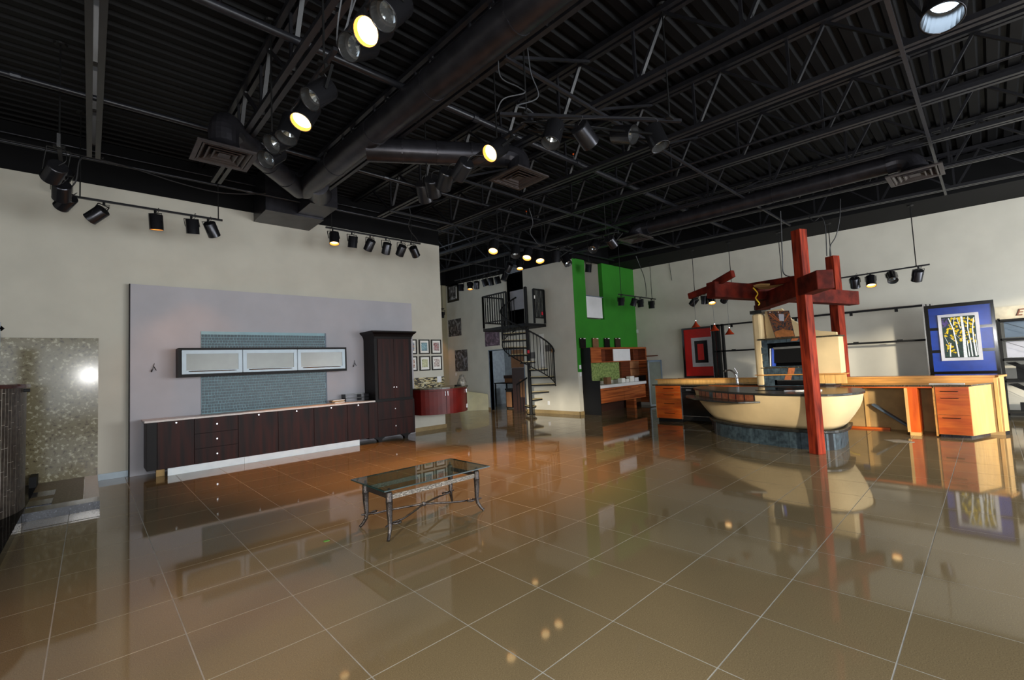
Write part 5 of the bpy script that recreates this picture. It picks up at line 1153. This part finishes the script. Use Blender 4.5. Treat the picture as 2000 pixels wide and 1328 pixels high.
bq('printed_floor', [(0.03, 0.02), (0.97, 0.02), (0.97, 0.22), (0.5, 0.30), (0.03, 0.22)], mat('printed_orange', (176, 112, 64), 0.4, var=0.1, scale=20), 0.003)
bq('printed_sky_window', [(0.45, 0.62), (0.66, 0.6), (0.74, 0.86), (0.5, 0.88)], SILV, 0.003)
for u0, u1 in ((0.05, 0.4), (0.2, 0.46), (0.95, 0.66)): bq('printed_beam', [(u0, 0.88), (u0+0.07, 0.88), (u1+0.03, 0.58), (u1, 0.58)], ORT, 0.004)
for u in (0.12, 0.5): bq('pin', [(u, 0.93), (u+0.03, 0.93), (u+0.03, 0.97), (u, 0.97)], PAPER, 0.005)

# right counter
t = thing('long_desk_counter', (10.6, 1.2, 0), 'long granite topped desk counter with honey wood bar ledge and back wall', 'counter')
MB().prism([(10.27, 2.45), (10.27, 0.27), (10.32, 0.26), (10.93, 0.03), (10.95, 2.45)], 0.842, 0.868).build('granite_slab', GRANT, t)
B(10.30, 10.33, 0.72, 2.4, 0.815, 0.841).build('front_rail', CHERRY, t)
B(10.955, 11.05, -0.05, 2.2, 0.0, 0.94).build('back_wall', TAN, t)
MB().prism([(10.90, 2.1), (10.90, 0.0), (10.86, -0.04), (11.22, -0.14), (11.22, 2.1)], 0.955, 0.985).build('bar_ledge', OAK, t)
B(10.93, 10.954, 0.02, 2.1, 0.868, 0.954).build('ledge_face', OAK, t)
B(10.93, 10.954, 1.70, 1.76, 0.02, 0.84).build('stud', MAPLE, t); B(10.85, 10.93, 1.4, 2.35, 0.0, 0.035).build('floor_cleat', CHERRY, t); B(10.90, 10.954, 2.16, 2.22, 0.02, 0.84).build('stud', MAPLE, t)
t = thing('orange_desk_drawers', (10.6, 0.4, 0), 'orange wood three drawer cabinet with pale side at the right end of the desk', 'cabinet')
MB().prism([(10.325, 0.71), (10.325, 0.30), (10.92, 0.055), (10.92, 0.71)], 0.05, 0.84).build('carcass', MAPLE, t)
MB().prism([(10.40, 0.69), (10.40, 0.33), (10.92, 0.12), (10.92, 0.69)], 0.0, 0.049).build('plinth', GRAN, t)
for a, b in ((0.055, 0.375), (0.38, 0.70), (0.705, 0.835)):
    d = B(10.30, 10.323, 0.305, 0.70, a, b).build('drawer', CHERRY, t, bevel=0.002); bar_handle(10.28, 0.43, 0.64, b-0.05 if b < 0.8 else 0.76, d)
B(10.30, 10.90, 0.712, 0.735, 0.02, 0.84).build('side_panel', OAK, t)
t = thing('desk_end_post', (10.95, -0.02, 0), 'pale maple end post with black plinth at the desk end', 'post')
MB().prism([(10.94, 0.02), (10.94, -0.02), (11.10, -0.10), (11.10, -0.05)], 0.06, 0.953).build('post_panel', MAPLE, t); MB().prism([(10.98, 0.0), (10.98, -0.03), (11.12, -0.10), (11.12, -0.06)], 0.0, 0.059).build('post_plinth', BLK, t)
t = thing('desk_divider', (10.6, 1.0, 0), 'orange wood divider panel standing under the desk counter', 'panel')
B(10.30, 10.325, 1.055, 1.095, 0.06, 0.814).build('front_edge', MAPLE, t); B(10.32, 10.345, 0.925, 1.054, 0.06, 0.814).build('orange_face', CHERRYV, t); B(10.346, 10.85, 0.925, 0.95, 0.06, 0.814).build('orange_side', CHERRYV, t); B(10.34, 10.80, 0.93, 1.07, 0.0, 0.059).build('foot_block', MAPLE, t)
MB().box(10.326, 10.85, 1.07, 1.094, 0.06, 0.814).build('orange_side', CHERRYV, t)
o = MB().bar((10.85, 1.62, 0.47), (10.75, 1.12, 0.10), 0.10, 0.03).build('metal_channel', GREYT); tag(o, 'grey metal channel leaning under the desk counter', 'channel')
o = B(10.935, 10.952, 1.76, 1.86, 0.70, 0.80).build('blue_outlet_box', mat('blue_plastic', (20, 60, 140), 0.4)); tag(o, 'blue electrical box under the desk counter', 'outlet box')
o = MB().tube(curve_pts([(10.9, 2.2, 0.42), (10.85, 2.1, 0.43), (10.88, 1.98, 0.50), (10.93, 1.9, 0.52)], 5), 0.010, 6).build('yellow_cable', YEL); tag(o, 'yellow cable end under the desk counter', 'cable')
t = thing('paper_stack', (10.55, 0.6, 0.869), 'white papers lying on the granite desk top', 'papers'); B(10.45, 10.62, 0.35, 0.78, 0.869, 0.878).build('sheets', PAPER, t)
o = MB().add([(9.6, 0.95, 0.001), (9.75, 1.15, 0.001), (9.62, 1.35, 0.001), (9.45, 1.2, 0.001), (9.5, 1.0, 0.001), (9.6, 0.95, 0.006), (9.74, 1.15, 0.006), (9.62, 1.33, 0.006), (9.47, 1.2, 0.006), (9.52, 1.0, 0.006)], [(5, 6, 7, 8, 9), (0, 1, 6, 5), (1, 2, 7, 6), (2, 3, 8, 7), (3, 4, 9, 8), (4, 0, 5, 9)]).build('plaster_debris', mat('pale_debris', (150, 140, 120), 0.8)); tag(o, 'flat patch of pale debris on the floor before the desk', 'debris')

# pergola
def post(name, cx, cyy_, s_, rot, z0, z1, label):
    c, s2 = math.cos(rot)*s_/2, math.sin(rot)*s_/2
    P = [(cx+c*a-s2*b, cyy_+s2*a+c*b) for a, b in ((-1, -1), (1, -1), (1, 1), (-1, 1))]
    o = MB().prism(P, z0, z1).build(name, CEDAR, bevel=0.006); tag(o, label, 'post'); return o
post('front_timber_post', 7.90, 1.885, 0.15, math.radians(-25), 0.0, 3.38, 'tall red stained timber post in front of the island')
post('rear_timber_post', 11.38, 2.15, 0.18, math.radians(-25), 0.0, 3.50, 'shorter red stained timber post behind the oven tower')
def beam(name, a, b, wd, ht, label, m=CEDARH, cut=0):
    o = MB().bar(a, b, wd, ht).build(name, m, bevel=0.012); tag(o, label, 'beam', 'red timber canopy beams'); return o
Cl, Cr, Ar, Al = on(2, 2.66, 1386, 565), on(2, 2.56, 1666, 582), Vector((7.62, 1.50, 2.56)), Vector((9.55, 3.10, 2.60))
def dp(x, y, d): return Vector((0, 0, EYE))+ray(x, y)/F*d
beam('canopy_beam', dp(1388, 566, 7.7), dp(1668, 583, 9.0), 0.20, 0.27, 'long red beam running from the canopy tip back to the rear post')
beam('canopy_beam', dp(1612, 545, 6.25), dp(1486, 592, 8.6), 0.22, 0.27, 'thick red beam through the front post, with a sloped square end')
beam('canopy_beam', dp(1458, 560, 8.4), dp(1572, 542, 7.0), 0.12, 0.10, 'upper red rail at the back of the canopy')
beam('canopy_rafter', dp(1346, 579, 8.3), dp(1390, 562, 7.9), 0.08, 0.11, 'short red rafter poking out left below the canopy tip')
beam('canopy_rafter', dp(1395, 555, 7.8), dp(1432, 534, 7.4), 0.08, 0.12, 'short red rafter with notched end rising over the canopy tip')
P = [dp(1452, 563, 8.1), dp(1486, 556, 7.8), dp(1536, 556, 7.5), dp(1500, 565, 7.9)]
o = MB().add(P+[p+Vector((0, 0, 0.02)) for p in P], [(0, 1, 2, 3), (7, 6, 5, 4)]+[(i, 4+i, 4+(i+1) % 4, (i+1) % 4) for i in range(4)]).build('plywood_soffit', TAN); tag(o, 'tan plywood sheet laid inside the timber canopy', 'plywood')
o = B(9.72, 9.98, 2.98, 3.2, 2.402, 2.50).build('dark_timber_block', CEDD); tag(o, 'dark timber block on top of the oven tower column', 'block')
pts = [dp(1471, 562, 7.7), dp(1480, 573, 7.7), dp(1476, 582, 7.7), dp(1483, 592, 7.7), dp(1481, 596, 7.7)]
o = MB().tube(curve_pts(pts, 5), 0.010, 6).build('yellow_cable', YEL); tag(o, 'yellow cable dangling from the plywood in the canopy', 'cable')
# pendants
for i, (px, yb, dpp, ztop) in enumerate(((1359.5, 639, 8.2, 2.66), (1396, 646, 7.9, 2.56), (1425, 653, 7.95, 2.72))):
    b = dp(px, yb, dpp); h_ = 0.085
    t = thing('pendant_lamp', tuple(b), 'small cone pendant lamp with amber glass shade, %s of three hanging from the canopy' % ('left', 'middle', 'right')[i], 'pendant lamp', 'amber pendant lamps')
    r = 0.080
    MB().lathe((b.x, b.y, b.z), [(r, 0), (r*0.55, h_*0.5), (0.018, h_), (0.010, h_+0.03)], 20).build('shade', AMB, t, solid=0.003)
    MB().tube([(b.x, b.y, b.z+h_*0.5), (b.x, b.y, b.z+h_+0.04)], 0.011, 8).build('socket', CHROME, t)
    MB().tube([(b.x, b.y, b.z+h_+0.04), (b.x, b.y, ztop)], 0.0028, 5).build('cord', WIRE, t)
